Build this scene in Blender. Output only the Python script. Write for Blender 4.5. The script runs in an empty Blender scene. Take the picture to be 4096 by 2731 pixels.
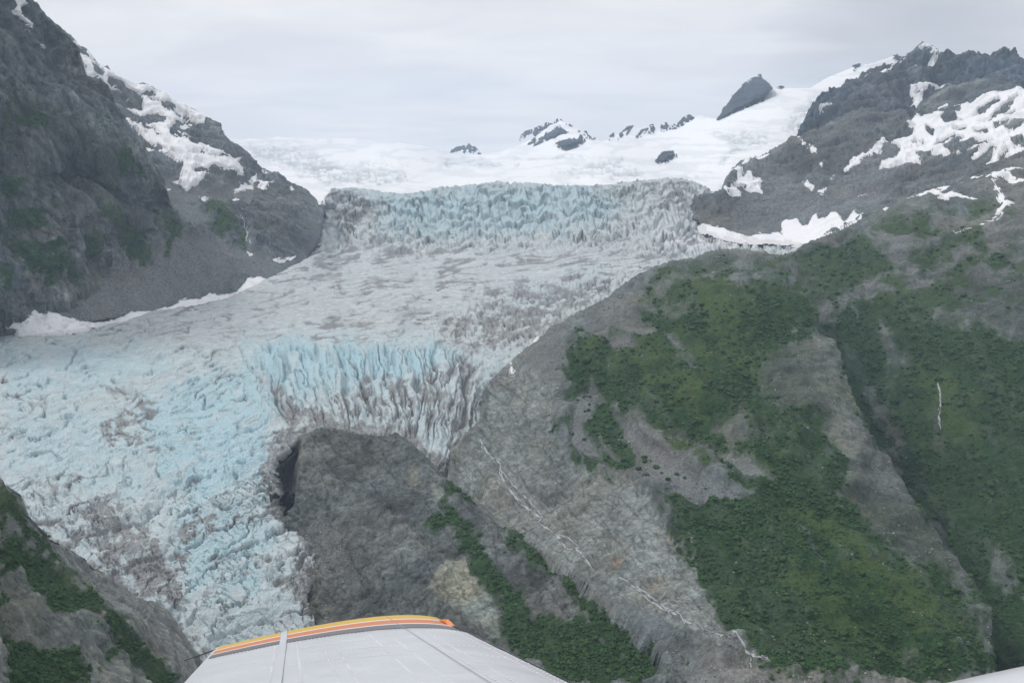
import bpy, math, random
import numpy as np
random.seed(7)
SC = bpy.context.scene
COL = SC.collection
# ---------------------------------------------------------------- camera, sky, sun, exposure
FPX = 983.0                      # focal length in pixels of a 1024 wide frame
PITCH = math.atan((341.0 - 130.0) / FPX)
CP, SP = math.cos(PITCH), math.sin(PITCH)
CAM_Z = 1500.0
cam_data = bpy.data.cameras.new("camera")
cam_data.sensor_width = 36.0
cam_data.lens = 36.0 * FPX / 1024.0
cam_data.clip_start = 0.05
cam_data.clip_end = 200000.0
cam = bpy.data.objects.new("camera", cam_data)
cam.location = (0, 0, CAM_Z)
cam.rotation_euler = (math.radians(90) - PITCH, 0, 0)
COL.objects.link(cam)
SC.camera = cam
SC.view_settings.view_transform = 'Standard'
SC.view_settings.look = 'None'
SC.view_settings.exposure = 0.0
SC.view_settings.gamma = 1.0
SC.cycles.use_denoising = True
SC.cycles.max_bounces = 4
SC.cycles.diffuse_bounces = 2
SC.cycles.volume_bounces = 1
SC.cycles.transparent_max_bounces = 8

SUN_ELEV, SUN_AZ = math.radians(52), math.radians(-70)   # azimuth clockwise from +Y
wd = bpy.data.worlds.new("World")
SC.world = wd
wd.use_nodes = True
nt = wd.node_tree
nt.nodes.clear()
def N(t, kind, **kw):
    n = t.nodes.new(kind)
    for k, v in kw.items():
        setattr(n, k, v)
    return n
def mixrgb(t, fac, a, b, blend='MIX'):
    n = t.nodes.new('ShaderNodeMix'); n.data_type = 'RGBA'; n.blend_type = blend
    for sock, v in ((n.inputs[0], fac), (n.inputs[6], a), (n.inputs[7], b)):
        if hasattr(v, 'is_output'): t.links.new(v, sock)
        elif isinstance(v, (int, float)): sock.default_value = v
        else: sock.default_value = (*v[:3], 1)
    return n.outputs[2]
def mth(t, op, a, b=None, c=None, clamp=False):
    n = t.nodes.new('ShaderNodeMath'); n.operation = op; n.use_clamp = clamp
    for i, v in enumerate((a, b, c)):
        if v is None: continue
        if hasattr(v, 'is_output'): t.links.new(v, n.inputs[i])
        else: n.inputs[i].default_value = v
    return n.outputs[0]
def ramp(t, fac, stops):
    n = t.nodes.new('ShaderNodeValToRGB')
    t.links.new(fac, n.inputs[0])
    el = n.color_ramp.elements
    while len(el) < len(stops): el.new(0.5)
    for e, (p, c) in zip(el, stops):
        e.position = p
        e.color = (c, c, c, 1) if isinstance(c, (int, float)) else (*c, 1)
    return n.outputs[0]
def noise(t, vec, scale, detail=4, rough=0.55, dist=0.0):
    n = t.nodes.new('ShaderNodeTexNoise')
    n.inputs['Scale'].default_value = scale; n.inputs['Detail'].default_value = detail
    n.inputs['Roughness'].default_value = rough; n.inputs['Distortion'].default_value = dist
    if vec is not None: t.links.new(vec, n.inputs['Vector'])
    return n.outputs[0]
sky = N(nt, 'ShaderNodeTexSky', sky_type='NISHITA')
sky.sun_disc = False
sky.sun_elevation = SUN_ELEV
sky.sun_rotation = SUN_AZ
tc = N(nt, 'ShaderNodeTexCoord')
sep = N(nt, 'ShaderNodeSeparateXYZ'); nt.links.new(tc.outputs['Generated'], sep.inputs[0])
zz = mth(nt, 'ADD', mth(nt, 'ABSOLUTE', sep.outputs[2]), 0.16)      # cloud deck seen in perspective
cmb = N(nt, 'ShaderNodeCombineXYZ')
nt.links.new(mth(nt, 'DIVIDE', sep.outputs[0], zz), cmb.inputs[0])
nt.links.new(mth(nt, 'MULTIPLY', mth(nt, 'DIVIDE', sep.outputs[1], zz), 1.3), cmb.inputs[1])
n1 = noise(nt, cmb.outputs[0], 1.3, 6, 0.52, 0.5)
n2 = noise(nt, cmb.outputs[0], 0.45, 3, 0.5, 0.2)
cl = mth(nt, 'ADD', mth(nt, 'MULTIPLY', n1, 0.6), mth(nt, 'MULTIPLY', n2, 0.4))
deck = ramp(nt, cl, [(0.38, (8.2, 8.3, 8.9)), (0.5, (8.9, 8.95, 9.4)), (0.6, (9.6, 9.55, 9.8))])
# one heavier cloud hangs round the right-hand summit
vd = N(nt, 'ShaderNodeVectorMath', operation='DISTANCE'); nt.links.new(tc.outputs['Generated'], vd.inputs[0])
_a, _b = (945 - 512) / FPX, (341 - 22) / FPX
_v = np.array([_a, CP + _b * SP, _b * CP - SP]); vd.inputs[1].default_value = tuple(_v / np.linalg.norm(_v))
puff = mth(nt, 'ADD', vd.outputs['Value'], mth(nt, 'MULTIPLY', mth(nt, 'SUBTRACT', n1, .5), .16))
deck = mixrgb(nt, ramp(nt, puff, [(.0, .85), (.06, .65), (.15, 0)]), deck, (5.6, 5.9, 6.5))
ov = mixrgb(nt, 0.93, sky.outputs[0], deck)
bg = N(nt, 'ShaderNodeBackground'); bg.inputs[1].default_value = 0.1
wo = N(nt, 'ShaderNodeOutputWorld')
nt.links.new(ov, bg.inputs[0]); nt.links.new(bg.outputs[0], wo.inputs[0])

sd_ = bpy.data.lights.new("sun", 'SUN'); sd_.energy = 1.7; sd_.angle = math.radians(14); sd_.color = (1.0, 0.985, 0.96)
sun = bpy.data.objects.new("sun", sd_)
sun.rotation_euler = (math.radians(90) - SUN_ELEV, 0, math.pi - SUN_AZ)
COL.objects.link(sun)

# ---------------------------------------------------------------- numeric helpers
TILES = {'F': (0, 0, 1.7415), 'W': (700, 2400, .68027)}
for k, (ox, oy) in dict(A=(0, 0), B=(1366, 0), C=(2730, 0), D=(0, 910), E=(1366, 910), G=(2730, 910), H=(0, 1820), I=(1366, 1820), J=(2730, 1820)).items():
    TILES[k] = (ox, oy, .58078)
for k, (ox, oy) in dict(P=(2000, 1300), Q=(1000, 1550), U=(1250, 650), V=(2000, 400)).items():
    TILES[k] = (ox, oy, .42517)
def pts(spec):
    """'A 1,2 3,4 F 5,6' -> surveyed points in frame units, each group read in its own map sheet"""
    out, cur = [], 'F'
    for w in spec.split():
        if w in TILES: cur = w; continue
        x, y = w.split(',')
        ox, oy, s = TILES[cur]
        out.append(((ox + float(x) * s) / 4.0, (oy + float(y) * s) / 4.0))
    return np.array(out, dtype=np.float64)
rng = np.random.default_rng(11)
PERM = rng.permutation(256).astype(np.int32); PERM = np.concatenate([PERM, PERM])
_g = rng.normal(size=(256, 3)); GRAD = (_g / np.linalg.norm(_g, axis=1)[:, None]).astype(np.float32)
GX, GY, GZ = (np.ascontiguousarray(GRAD[:, i]) for i in range(3))
from concurrent.futures import ThreadPoolExecutor
POOL = ThreadPoolExecutor(4)
def chunked(fn, arrs, nout=1, size=40000):
    arrs = np.broadcast_arrays(*arrs); shp = arrs[0].shape
    fl = [np.ascontiguousarray(a).ravel() for a in arrs]
    n = fl[0].size
    if n <= size: parts = [fn(*fl)]
    else: parts = list(POOL.map(lambda i: fn(*[a[i:i + size] for a in fl]), range(0, n, size)))
    if nout == 1: return np.concatenate(parts).reshape(shp)
    return tuple(np.concatenate([p[k] for p in parts]).reshape(shp + parts[0][k].shape[1:]) for k in range(nout))
def _perlin(x, y, z):
    x, y, z = (a.astype(np.float32) for a in (x, y, z))
    xi, yi, zi = np.floor(x), np.floor(y), np.floor(z)
    xf, yf, zf = x - xi, y - yi, z - zi
    xi, yi, zi = (a.astype(np.int32) & 255 for a in (xi, yi, zi))
    u, v, w = (a * a * a * (a * (a * 6 - 15) + 10) for a in (xf, yf, zf))
    p0, p1 = PERM[xi], PERM[(xi + 1) & 255]
    yj, zj = (yi + 1) & 255, (zi + 1) & 255
    q = {(0, 0): PERM[p0 + yi], (1, 0): PERM[p1 + yi], (0, 1): PERM[p0 + yj], (1, 1): PERM[p1 + yj]}
    xs, ys, zs = (xf, xf - 1), (yf, yf - 1), (zf, zf - 1)
    def g(dx, dy, dz):
        h = PERM[q[dx, dy] + (zj if dz else zi)]
        return GX[h] * xs[dx] + GY[h] * ys[dy] + GZ[h] * zs[dz]
    a = g(0, 0, 0); a += u * (g(1, 0, 0) - a)
    b = g(0, 1, 0); b += u * (g(1, 1, 0) - b)
    a += v * (b - a)
    c = g(0, 0, 1); c += u * (g(1, 0, 1) - c)
    d = g(0, 1, 1); d += u * (g(1, 1, 1) - d)
    c += v * (d - c)
    return (a + w * (c - a)) * 1.6
def perlin(x, y, z):
    return chunked(_perlin, (x, y, z))
def fbm(x, y, z, lam, lmin, gain=0.5, ridged=False, seed=0):
    tot, amp, nrm = 0, 1.0, 0
    o = seed * 17.31
    while lam >= lmin:
        n = perlin(x / lam + o, y / lam - o * .7, z / lam + o * 1.3)
        if ridged: n = 1 - 2 * np.abs(n)
        tot = tot + n * amp; nrm += amp
        amp *= gain; lam *= 0.5; o += 5.17
    return tot / max(nrm, 1e-6)
def cells(x, y, z, seed=0):
    """3-D cellular noise: nearest distance, second minus nearest, id hash"""
    return chunked(lambda a, b, c: _cells(a, b, c, seed), (x, y, z), 3)
def _cells(x, y, z, seed):
    x, y, z = (a.astype(np.float32) for a in (x, y, z))
    xi, yi, zi = (np.floor(a).astype(np.int32) for a in (x, y, z))
    f1 = np.full(x.shape, 9., np.float32); f2 = f1.copy(); idd = np.zeros(x.shape, np.int32)
    r = np.random.default_rng(100 + seed); J = r.random((256, 3)).astype(np.float32)
    JX, JY, JZ = (np.ascontiguousarray(J[:, i]) for i in range(3))
    for dx in (-1, 0, 1):
        for dy in (-1, 0, 1):
            for dz in (-1, 0, 1):
                cx, cy, cz = xi + dx, yi + dy, zi + dz
                h = PERM[PERM[PERM[cx & 255] + (cy & 255)] + (cz & 255)]
                d = (cx + JX[h] - x) ** 2 + (cy + JY[h] - y) ** 2 + (cz + JZ[h] - z) ** 2
                nearer = d < f1
                f2 = np.where(nearer, f1, np.minimum(f2, d))
                f1 = np.where(nearer, d, f1); idd = np.where(nearer, h, idd)
    f1, f2 = np.sqrt(f1), np.sqrt(f2)
    return f1, f2 - f1, J[(idd * 7 + 3) & 255]
def sstep(a, b, x):
    t = np.clip((x - a) / (b - a), 0, 1)
    return t * t * (3 - 2 * t)
def sdist(poly, x, y, reach=60.0):
    """signed distance to a closed outline, positive inside; -reach far away"""
    return chunked(lambda a, b: _sdist(poly, a, b, reach), (x, y))
def _sdist(poly, x, y, reach):
    out = np.full(x.shape, -reach)
    lo, hi = poly.min(0) - reach, poly.max(0) + reach
    idx = np.nonzero((x > lo[0]) & (x < hi[0]) & (y > lo[1]) & (y < hi[1]))[0]
    if len(idx) == 0: return out
    px, py = x[idx].astype(np.float32), y[idx].astype(np.float32)
    d2 = np.full(px.shape, 1e12, np.float32); ins = np.zeros(px.shape, bool)
    q = np.roll(poly, -1, 0)
    for (ax, ay), (bx, by) in zip(poly.tolist(), q.tolist()):
        ex, ey = bx - ax, by - ay
        l = ex * ex + ey * ey + 1e-9
        ux, uy = px - ax, py - ay
        t = np.clip((ux * ex + uy * ey) / l, 0, 1)
        d2 = np.minimum(d2, (ux - t * ex) ** 2 + (uy - t * ey) ** 2)
        if ay != by:
            ins ^= ((ay > py) != (by > py)) & (px < ex * (py - ay) / (by - ay) + ax)
    d = np.sqrt(d2)
    out[idx] = np.maximum(np.where(ins, d, -d), -reach)
    return out
class TPS:
    def __init__(s, cp, smooth=0.0):
        cp = np.asarray(cp, float); s.c = cp[:, :2] / 200.0; v = np.log(cp[:, 2])
        n = len(cp); K = s.k(s.c, s.c) + smooth * np.eye(n)
        Pm = np.c_[np.ones(n), s.c]
        M = np.zeros((n + 3, n + 3)); M[:n, :n] = K; M[:n, n:] = Pm; M[n:, :n] = Pm.T
        s.w = np.linalg.solve(M, np.r_[v, 0, 0, 0])
    def k(s, a, b):
        return np.sqrt(((a[:, None] - b[None]) ** 2).sum(-1) + 0.01)
    def __call__(s, x, y):
        return chunked(s.ev, (x, y))
    def ev(s, x, y):
        x = x / 200.0; y = y / 200.0
        r = s.w[-3] + s.w[-2] * x + s.w[-1] * y
        for (cx, cy), w in zip(s.c, s.w):
            r = r + w * np.sqrt((x - cx) ** 2 + (y - cy) ** 2 + 0.01)
        return np.exp(r)
def place(x, y, D):
    """survey point (bearing x, inclination y) at ground distance D -> world"""
    a, b = (x - 512.0) / FPX, (341.0 - y) / FPX
    k = D / (CP + b * SP)
    return np.stack([a * k, D + 0 * a, CAM_Z + k * (b * CP - SP)], -1)
def mesh_obj(name, V, Fq, mat=None, attrs=None, smooth=True, parent=None, tri=False):
    me = bpy.data.meshes.new(name)
    n = 3 if tri else 4
    Fq = np.asarray(Fq, np.int32).reshape(-1, n)
    used = np.zeros(len(V), bool); used[Fq.ravel()] = True
    remap = np.cumsum(used) - 1
    V = np.asarray(V, np.float32)[used]; Fq = remap[Fq].astype(np.int32)
    me.vertices.add(len(V)); me.vertices.foreach_set('co', V.ravel())
    me.loops.add(Fq.size); me.loops.foreach_set('vertex_index', Fq.ravel())
    me.polygons.add(len(Fq)); me.polygons.foreach_set('loop_start', np.arange(0, Fq.size, n, dtype=np.int32))
    try: me.polygons.foreach_set('loop_total', np.full(len(Fq), n, np.int32))
    except Exception: pass
    me.polygons.foreach_set('use_smooth', np.full(len(Fq), smooth, bool))
    for k, a in (attrs or {}).items():
        a = np.asarray(a, np.float32)[used]
        if a.ndim == 1:
            me.attributes.new(k, 'FLOAT', 'POINT').data.foreach_set('value', a)
        else:
            if a.shape[1] == 3: a = np.c_[a, np.ones(len(a), np.float32)]
            me.attributes.new(k, 'FLOAT_COLOR', 'POINT').data.foreach_set('color', a.ravel())
    me.update(); me.validate()
    if mat: me.materials.append(mat)
    o = bpy.data.objects.new(name, me); COL.objects.link(o)
    if parent: o.parent = parent
    return o
def tag(o, label=None, cat=None, group=None, kind=None):
    if label: o['label'] = label
    if cat: o['category'] = cat
    if group: o['group'] = group
    if kind: o['kind'] = kind
    return o
def grid_faces(ny, nx, keep=None):
    i = np.arange(ny * nx).reshape(ny, nx)
    f = np.stack([i[:-1, :-1], i[1:, :-1], i[1:, 1:], i[:-1, 1:]], -1)
    if keep is not None:
        k = keep[:-1, :-1] & keep[1:, :-1] & keep[1:, 1:] & keep[:-1, 1:]
        return f[k]
    return f.reshape(-1, 4)
# ---------------------------------------------------------------- materials
def new_mat(name, rough=0.85, spec=0.25):
    m = bpy.data.materials.new(name); m.use_nodes = True
    t = m.node_tree; b = t.nodes['Principled BSDF']
    b.inputs['Roughness'].default_value = rough
    b.inputs['Specular IOR Level'].default_value = spec
    return m, t, b
def attr(t, name, kind='GEOMETRY'):
    n = t.nodes.new('ShaderNodeAttribute'); n.attribute_name = name; n.attribute_type = kind
    return n
def bump(t, b, h, strength, dist):
    n = t.nodes.new('ShaderNodeBump'); n.inputs['Strength'].default_value = strength; n.inputs['Distance'].default_value = dist
    t.links.new(h, n.inputs['Height']); t.links.new(n.outputs[0], b.inputs['Normal'])
def wpos(t, sx=1, sy=1, sz=1):
    g = t.nodes.new('ShaderNodeNewGeometry')
    mp = t.nodes.new('ShaderNodeVectorMath'); mp.operation = 'MULTIPLY'
    mp.inputs[1].default_value = (sx, sy, sz)
    t.links.new(g.outputs['Position'], mp.inputs[0])
    return mp.outputs[0]
def terrain_mat(name, fine, bumpd, kc=1.0):
    m, t, b = new_mat(name, 0.9, 0.15)
    p = wpos(t)
    a = attr(t, 'cover'); s = t.nodes.new('ShaderNodeSeparateColor'); t.links.new(a.outputs['Color'], s.inputs[0])
    veg, gravel, grass = s.outputs
    tint = attr(t, 'tint').outputs['Color']
    n1 = noise(t, p, fine * .22, 5, .7, .15)
    n2 = noise(t, p, fine, 2, .65)
    n3 = noise(t, wpos(t, 1, 1, .25), fine * .5, 4, .7, .3)
    rock = mixrgb(t, 1, tint, ramp(t, n1, [(.36, 1 - .32 * kc), (.5, 1.0), (.64, 1 + .34 * kc)]), 'MULTIPLY')
    rock = mixrgb(t, 1, rock, ramp(t, n3, [(.36, 1 - .32 * kc), (.5, 1.0), (.64, 1 + .32 * kc)]), 'MULTIPLY')
    warm = ramp(t, noise(t, p, fine * .05, 4, .6), [(.45, (.98, 1, 1.01)), (.7, (1.04, 1.0, .94))])
    rock = mixrgb(t, 1, rock, warm, 'MULTIPLY')
    gcol = mixrgb(t, 1, mixrgb(t, .45, tint, (.187, .194, .188)), ramp(t, n2, [(.36, .70), (.5, 1.0), (.64, 1.35)]), 'MULTIPLY')
    c = mixrgb(t, gravel, rock, gcol)
    vcol = mixrgb(t, ramp(t, n1, [(.38, 0), (.62, 1)]), (.015, .044, .015), (.036, .078, .020))
    vcol = mixrgb(t, 1, vcol, ramp(t, n2, [(.36, .75), (.64, 1.25)]), 'MULTIPLY')
    c = mixrgb(t, veg, c, vcol)
    grc = mixrgb(t, ramp(t, n2, [(.38, 0), (.62, 1)]), (.052, .086, .025), (.080, .118, .034))
    c = mixrgb(t, grass, c, grc)
    t.links.new(c, b.inputs['Base Color'])
    bump(t, b, mth(t, 'ADD', mth(t, 'ADD', mth(t, 'MULTIPLY', n1, 2.0), n2), n3), .8, bumpd)
    return m
M_NEAR = terrain_mat('weathered_rock_near', .32, 3.8, 1.0)
M_MID = terrain_mat('weathered_rock_mid', .17, 8.0, 1.2)
M_FAR = terrain_mat('weathered_rock_far', .09, 14.0, 1.0)
def ice_mat():
    m, t, b = new_mat('glacier_ice', .62, .35)
    p = wpos(t)
    a = attr(t, 'ice'); s = t.nodes.new('ShaderNodeSeparateColor'); t.links.new(a.outputs['Color'], s.inputs[0])
    dirt, blue, snow = s.outputs
    n1 = noise(t, p, .05, 4, .62, .3); n2 = noise(t, p, .28, 2, .62)
    st = noise(t, wpos(t, 1, 1, .12), .25, 2, .65)
    white = mixrgb(t, ramp(t, n1, [(.38, 0), (.62, 1)]), (.395, .435, .43), (.535, .575, .565))
    bl = mixrgb(t, ramp(t, n2, [(.38, 0), (.62, 1)]), (.27, .46, .52), (.43, .585, .625))
    c = mixrgb(t, blue, white, bl)
    c = mixrgb(t, snow, c, (.70, .715, .71))
    dcol = mixrgb(t, ramp(t, n2, [(.38, 0), (.62, 1)]), (.145, .148, .148), (.29, .293, .288))
    dm = mth(t, 'ADD', dirt, mth(t, 'MULTIPLY', mth(t, 'SUBTRACT', mth(t, 'ADD', mth(t, 'MULTIPLY', n2, .5), mth(t, 'MULTIPLY', st, .5)), .5), 1.2))
    dm = ramp(t, dm, [(.22, 0), (.62, .86), (1.0, 1)])
    c = mixrgb(t, dm, c, dcol)
    t.links.new(c, b.inputs['Base Color'])
    bump(t, b, mth(t, 'ADD', mth(t, 'ADD', n1, n2), st), .8, 3.0)
    return m
M_ICE = ice_mat()
def snow_mat():
    m, t, b = new_mat('old_snow', .7, .3)
    p = wpos(t)
    n1 = noise(t, p, .03, 4, .6)
    a = attr(t, 'ice'); s = t.nodes.new('ShaderNodeSeparateColor'); t.links.new(a.outputs['Color'], s.inputs[0])
    c = mixrgb(t, ramp(t, n1, [(.3, 0), (.7, 1)]), (.775, .77, .765), (.83, .83, .83))
    c = mixrgb(t, s.outputs[1], c, (.46, .50, .52))
    c = mixrgb(t, s.outputs[0], c, (.30, .28, .26))
    t.links.new(c, b.inputs['Base Color'])
    bump(t, b, n1, .5, 6.0)
    return m
M_SNOW = snow_mat()
def leaf_mat():
    m, t, b = new_mat('alder_leaves', .75, .2)
    oi = t.nodes.new('ShaderNodeObjectInfo')
    p = wpos(t)
    n = noise(t, p, 1.1, 3, .6)
    c = mixrgb(t, ramp(t, oi.outputs['Random'], [(0, 0), (.55, .3), (1, 1)]), (.021, .056, .017), (.040, .084, .022))
    c = mixrgb(t, 1, c, ramp(t, n, [(.36, .65), (.5, 1.0), (.64, 1.4)]), 'MULTIPLY')
    t.links.new(c, b.inputs['Base Color'])
    return m
M_LEAF = leaf_mat()
def boulder_mat():
    m, t, b = new_mat('broken_rock', .9, .15)
    oi = t.nodes.new('ShaderNodeObjectInfo')
    n = noise(t, wpos(t), .9, 5, .65)
    c = mixrgb(t, oi.outputs['Random'], (.13, .135, .14), (.34, .335, .32))
    c = mixrgb(t, 1, c, ramp(t, n, [(.28, .7), (.72, 1.3)]), 'MULTIPLY')
    t.links.new(c, b.inputs['Base Color'])
    return m
M_BOULDER = boulder_mat()
def plain_mat(name, col, rough=.5, spec=.4, var=.0, scale=1.0, bscale=None, bd=0.0):
    m, t, b = new_mat(name, rough, spec)
    n = noise(t, wpos(t), scale, 5, .6)
    lo, hi = [tuple(c * k for c in col) for k in (1 - var, 1 + var)]
    t.links.new(mixrgb(t, n, lo, hi), b.inputs['Base Color'])
    if bscale: bump(t, b, noise(t, wpos(t), bscale, 2, .5), .6, bd)
    return m

# ---------------------------------------------------------------- terrain sheets
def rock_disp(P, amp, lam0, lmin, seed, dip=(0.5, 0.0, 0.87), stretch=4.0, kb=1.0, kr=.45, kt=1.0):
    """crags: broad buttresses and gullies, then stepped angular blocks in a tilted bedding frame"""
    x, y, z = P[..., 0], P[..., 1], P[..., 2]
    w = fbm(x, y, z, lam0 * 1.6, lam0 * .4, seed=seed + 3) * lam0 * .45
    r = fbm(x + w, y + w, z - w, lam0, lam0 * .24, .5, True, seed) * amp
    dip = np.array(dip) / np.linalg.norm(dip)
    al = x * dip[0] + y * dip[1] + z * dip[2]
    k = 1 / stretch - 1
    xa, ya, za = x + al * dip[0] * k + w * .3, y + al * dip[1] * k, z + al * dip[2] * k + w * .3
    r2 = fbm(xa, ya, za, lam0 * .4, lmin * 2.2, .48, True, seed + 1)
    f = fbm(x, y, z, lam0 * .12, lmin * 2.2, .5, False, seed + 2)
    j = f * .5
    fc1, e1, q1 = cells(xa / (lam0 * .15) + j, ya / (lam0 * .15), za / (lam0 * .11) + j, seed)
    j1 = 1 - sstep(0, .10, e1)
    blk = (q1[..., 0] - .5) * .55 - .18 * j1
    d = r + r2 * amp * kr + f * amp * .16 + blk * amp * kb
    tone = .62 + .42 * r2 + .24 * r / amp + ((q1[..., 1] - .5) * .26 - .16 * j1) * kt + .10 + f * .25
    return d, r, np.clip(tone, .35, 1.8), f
class Layer:
    def __init__(s, name, top, cps, x0, x1, y1, step, jag=0.6, seed=0, fold=7):
        s.name, s.top, s.x0, s.x1, s.y1, s.step, s.jag, s.seed, s.foldn = name, top, x0, x1, y1, step, jag, seed, fold
        s.base = TPS(cps); s.pushes = []; s.detail = None
    def sky(s, x):
        t = s.top
        y = np.interp(x, t[:, 0], t[:, 1])
        x = np.asarray(x, float)
        return y + s.jag * (perlin(x / 9.0, s.seed + .3, .5) * 1.0 + np.abs(perlin(x / 5.2, s.seed + 4.3, .5)) * 2.6 - .6 + np.abs(perlin(x / 2.3, s.seed + 9.3, .5)) * 1.1 + perlin(x / 1.7, s.seed + 7.3, .5) * .7)
    def poly(s):
        t = s.top
        return np.vstack([t, [[t[-1, 0], 760], [t[0, 0], 760]]])
    def D(s, x, y, full=False):
        d = s.base(x, y); deep = np.full(np.shape(x), -60.0)
        for poly, front, k in ([] if s.__dict__.get('loose') else s.pushes):
            sd = sdist(poly, x, y)
            fd = front.base(x, y)
            d = np.where(sd > 0, np.maximum(d, fd * (1 + k * np.maximum(sd, 0) / 983.0 * 3)), d)
            deep = np.maximum(deep, sd)
        return (d, deep) if full else d
    def surf(s, X, Y, cull=18.0):
        D, deep = s.D(X, Y, True)
        P = place(X, Y, D)
        Ns = np.cross(np.gradient(P, axis=0), np.gradient(P, axis=1))
        Ns /= np.linalg.norm(Ns, axis=-1, keepdims=True) + 1e-9
        view = P - np.array([0, 0, CAM_Z])
        Ns *= -np.sign((Ns * view).sum(-1, keepdims=True))
        return P, Ns, D, deep
    def edge(s, x, y):
        return 0.35 + 0.65 * sstep(0, 10, y - s.sky(x))
    def build(s, mat, cull=18.0):
        xs = np.arange(s.x0, s.x1 + s.step * .5, s.step)
        sk = s.sky(xs)
        ys = np.arange(sk.min() - (s.foldn + 1) * s.step, s.y1, s.step)
        X, Y = np.meshgrid(xs, ys)
        over = np.maximum(sk[None] - Y, 0) / s.step
        P, Ns, D, deep = s.surf(X, Y)
        keep = (over <= s.foldn + 1) & (deep < cull)
        Yc = np.maximum(Y, sk[None] + 0 * Y)
        V = P.copy()
        k = keep
        x, y, ov = X[k], Yc[k], over[k]
        D2 = D[k].copy(); cl = ov > 0
        D2[cl] = s.D(x[cl], y[cl])
        p = place(x, y, D2)
        d, low, at = s.detail(p, x, y)
        v = p + Ns[k] * (d * s.edge(x, y))[..., None]
        m = (D2 / 983.0 * s.step)
        v[..., 1] += ov * m * 3.0
        v[..., 2] -= ov * m * 2.2
        V[k] = v
        attrs = {}
        for kk, a in at.items():
            full = np.zeros(X.shape + (3,), np.float32); full[k] = a
            attrs[kk] = full.reshape(-1, 3); s.__dict__[kk] = full
        o = mesh_obj(s.name, V.reshape(-1, 3), grid_faces(len(ys), len(xs), keep), mat, attrs)
        s.obj = o; s.V, s.X, s.Y, s.N, s.ys0 = V, X, Yc, Ns, ys[0]
        s.vis = keep & (deep < 1) & (over <= 0)
        o['kind'] = 'structure'
        return o
    def at(s, x, y):
        i = np.clip(((y - s.ys0) / s.step).astype(int), 0, s.V.shape[0] - 1)
        j = np.clip(((x - s.x0) / s.step).astype(int), 0, s.V.shape[1] - 1)
        return s.V[i, j], s.N[i, j]
def pix_noise(X, Y, seed, lam=16.0):
    return fbm(X, Y, 0 * X + seed * 3.7 + .5, lam, 1.6, .6, False, seed)
def cover(X, Y, base, specs, nz):
    """combine outlined patches of ground cover; spec = (channel, outline, strength, soft, raggedness)"""
    out = [np.full(X.shape, b, float) for b in base]
    for ch, poly, st, soft, rag in specs:
        if isinstance(poly, str): poly = pts(poly)
        m = sstep(-soft, soft, sdist(poly, X, Y, 40) + nz * rag)
        out[ch] = out[ch] * (1 - m) + st * m
    return out
def tint_of(P, X, Y, col, seed, var=.28, lam=160.0, warm=.06):
    n = fbm(P[..., 0], P[..., 1], P[..., 2], lam, lam * .08, .6, False, seed + 40)
    h = fbm(P[..., 0], P[..., 1], P[..., 2], lam * 1.7, lam * .4, .6, False, seed + 50)
    k = np.clip(1 + n * var * 4.5, .4, 1.9)
    col = (col[0] * .985, col[1] * 1.02, col[2] * .97)
    c = np.stack([col[0] * k * (1 + h * warm * 4), col[1] * k, col[2] * k * (1 - h * warm * 4)], -1)
    return c
# outlines of the land, in survey units
TOP_A = pts('F 430,318 520,318 560,319 640,313 720,318 800,316 880,323 960,332 1040,346 1100,350 1150,346 1195,330 1230,312 1262,288 1290,275 1320,286 1350,308 1385,322 1400,318 1440,292 1480,293 1560,294 1600,264 1625,266 1652,272 1700,240 1760,202 1800,202 1860,201 1900,176 1960,152 2010,141 2050,128 2068,130 2090,142 2140,160')
TOP_L = pts('A -700,-500 -40,-120 100,-60 200,0 240,50 330,130 400,185 460,240 500,290 560,340 610,380 660,430 700,465 732,455 760,500 782,530 860,570 930,600 970,580 1010,592 1060,620 1140,650 1182,702 1240,715 1300,740 1360,765 1400,800 1450,810 1500,840 1522,900 1540,945 1600,990 1680,1040 1740,1100 1780,1150 1860,1190 1920,1200 2000,1260 2100,1300 2180,1370 2200,1420 F 740,455 746,500 752,560')
TOP_G = pts('F -250,800 -20,776 0,769 25,764 200,740 300,720 440,700 520,684 560,666 620,636 690,602 722,570 736,540 743,490 746,450 760,432 U 390,231 500,246 620,266 760,284 900,284 1000,270 1150,240 1300,220 1450,205 1750,180 1900,185 2050,190 2180,205 V 0,768 150,775 300,785 480,795 700,800 1000,795 1100,780 1300,750 1600,730 1700,740 1850,765 1900,790 2012,858 2022,1200 2100,1220 2350,1278 G 600,100 800,104 900,104')
TOP_C1 = pts('C 806,960 812,905 860,800 880,730 960,650 1110,620 1145,560 1180,540 1240,490 1300,495 1330,480 1480,430 1560,380 1610,340 1640,300 1665,285 1700,310 1760,350 1790,355 1830,380 1920,400 1950,378 2000,380 2050,360 2090,370 2120,375 2150,355 2190,350 2220,370 2228,412 2245,380 2270,380 2300,400 2352,420 2400,430 2600,470 3000,560')
TOP_C2 = pts('C 30,1470 40,1400 90,1355 215,1333 260,1320 270,1290 320,1190 340,1160 420,1100 600,1040 680,1000 720,970 755,935 800,952 835,920 900,900 960,880 1100,800 1180,770 1240,745 1300,750 1400,770 1500,755 1540,770 1580,830 1620,790 1640,720 1700,680 1850,600 2000,570 2200,510 2230,540 2300,600 2352,612 2400,620 3000,760')
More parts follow.
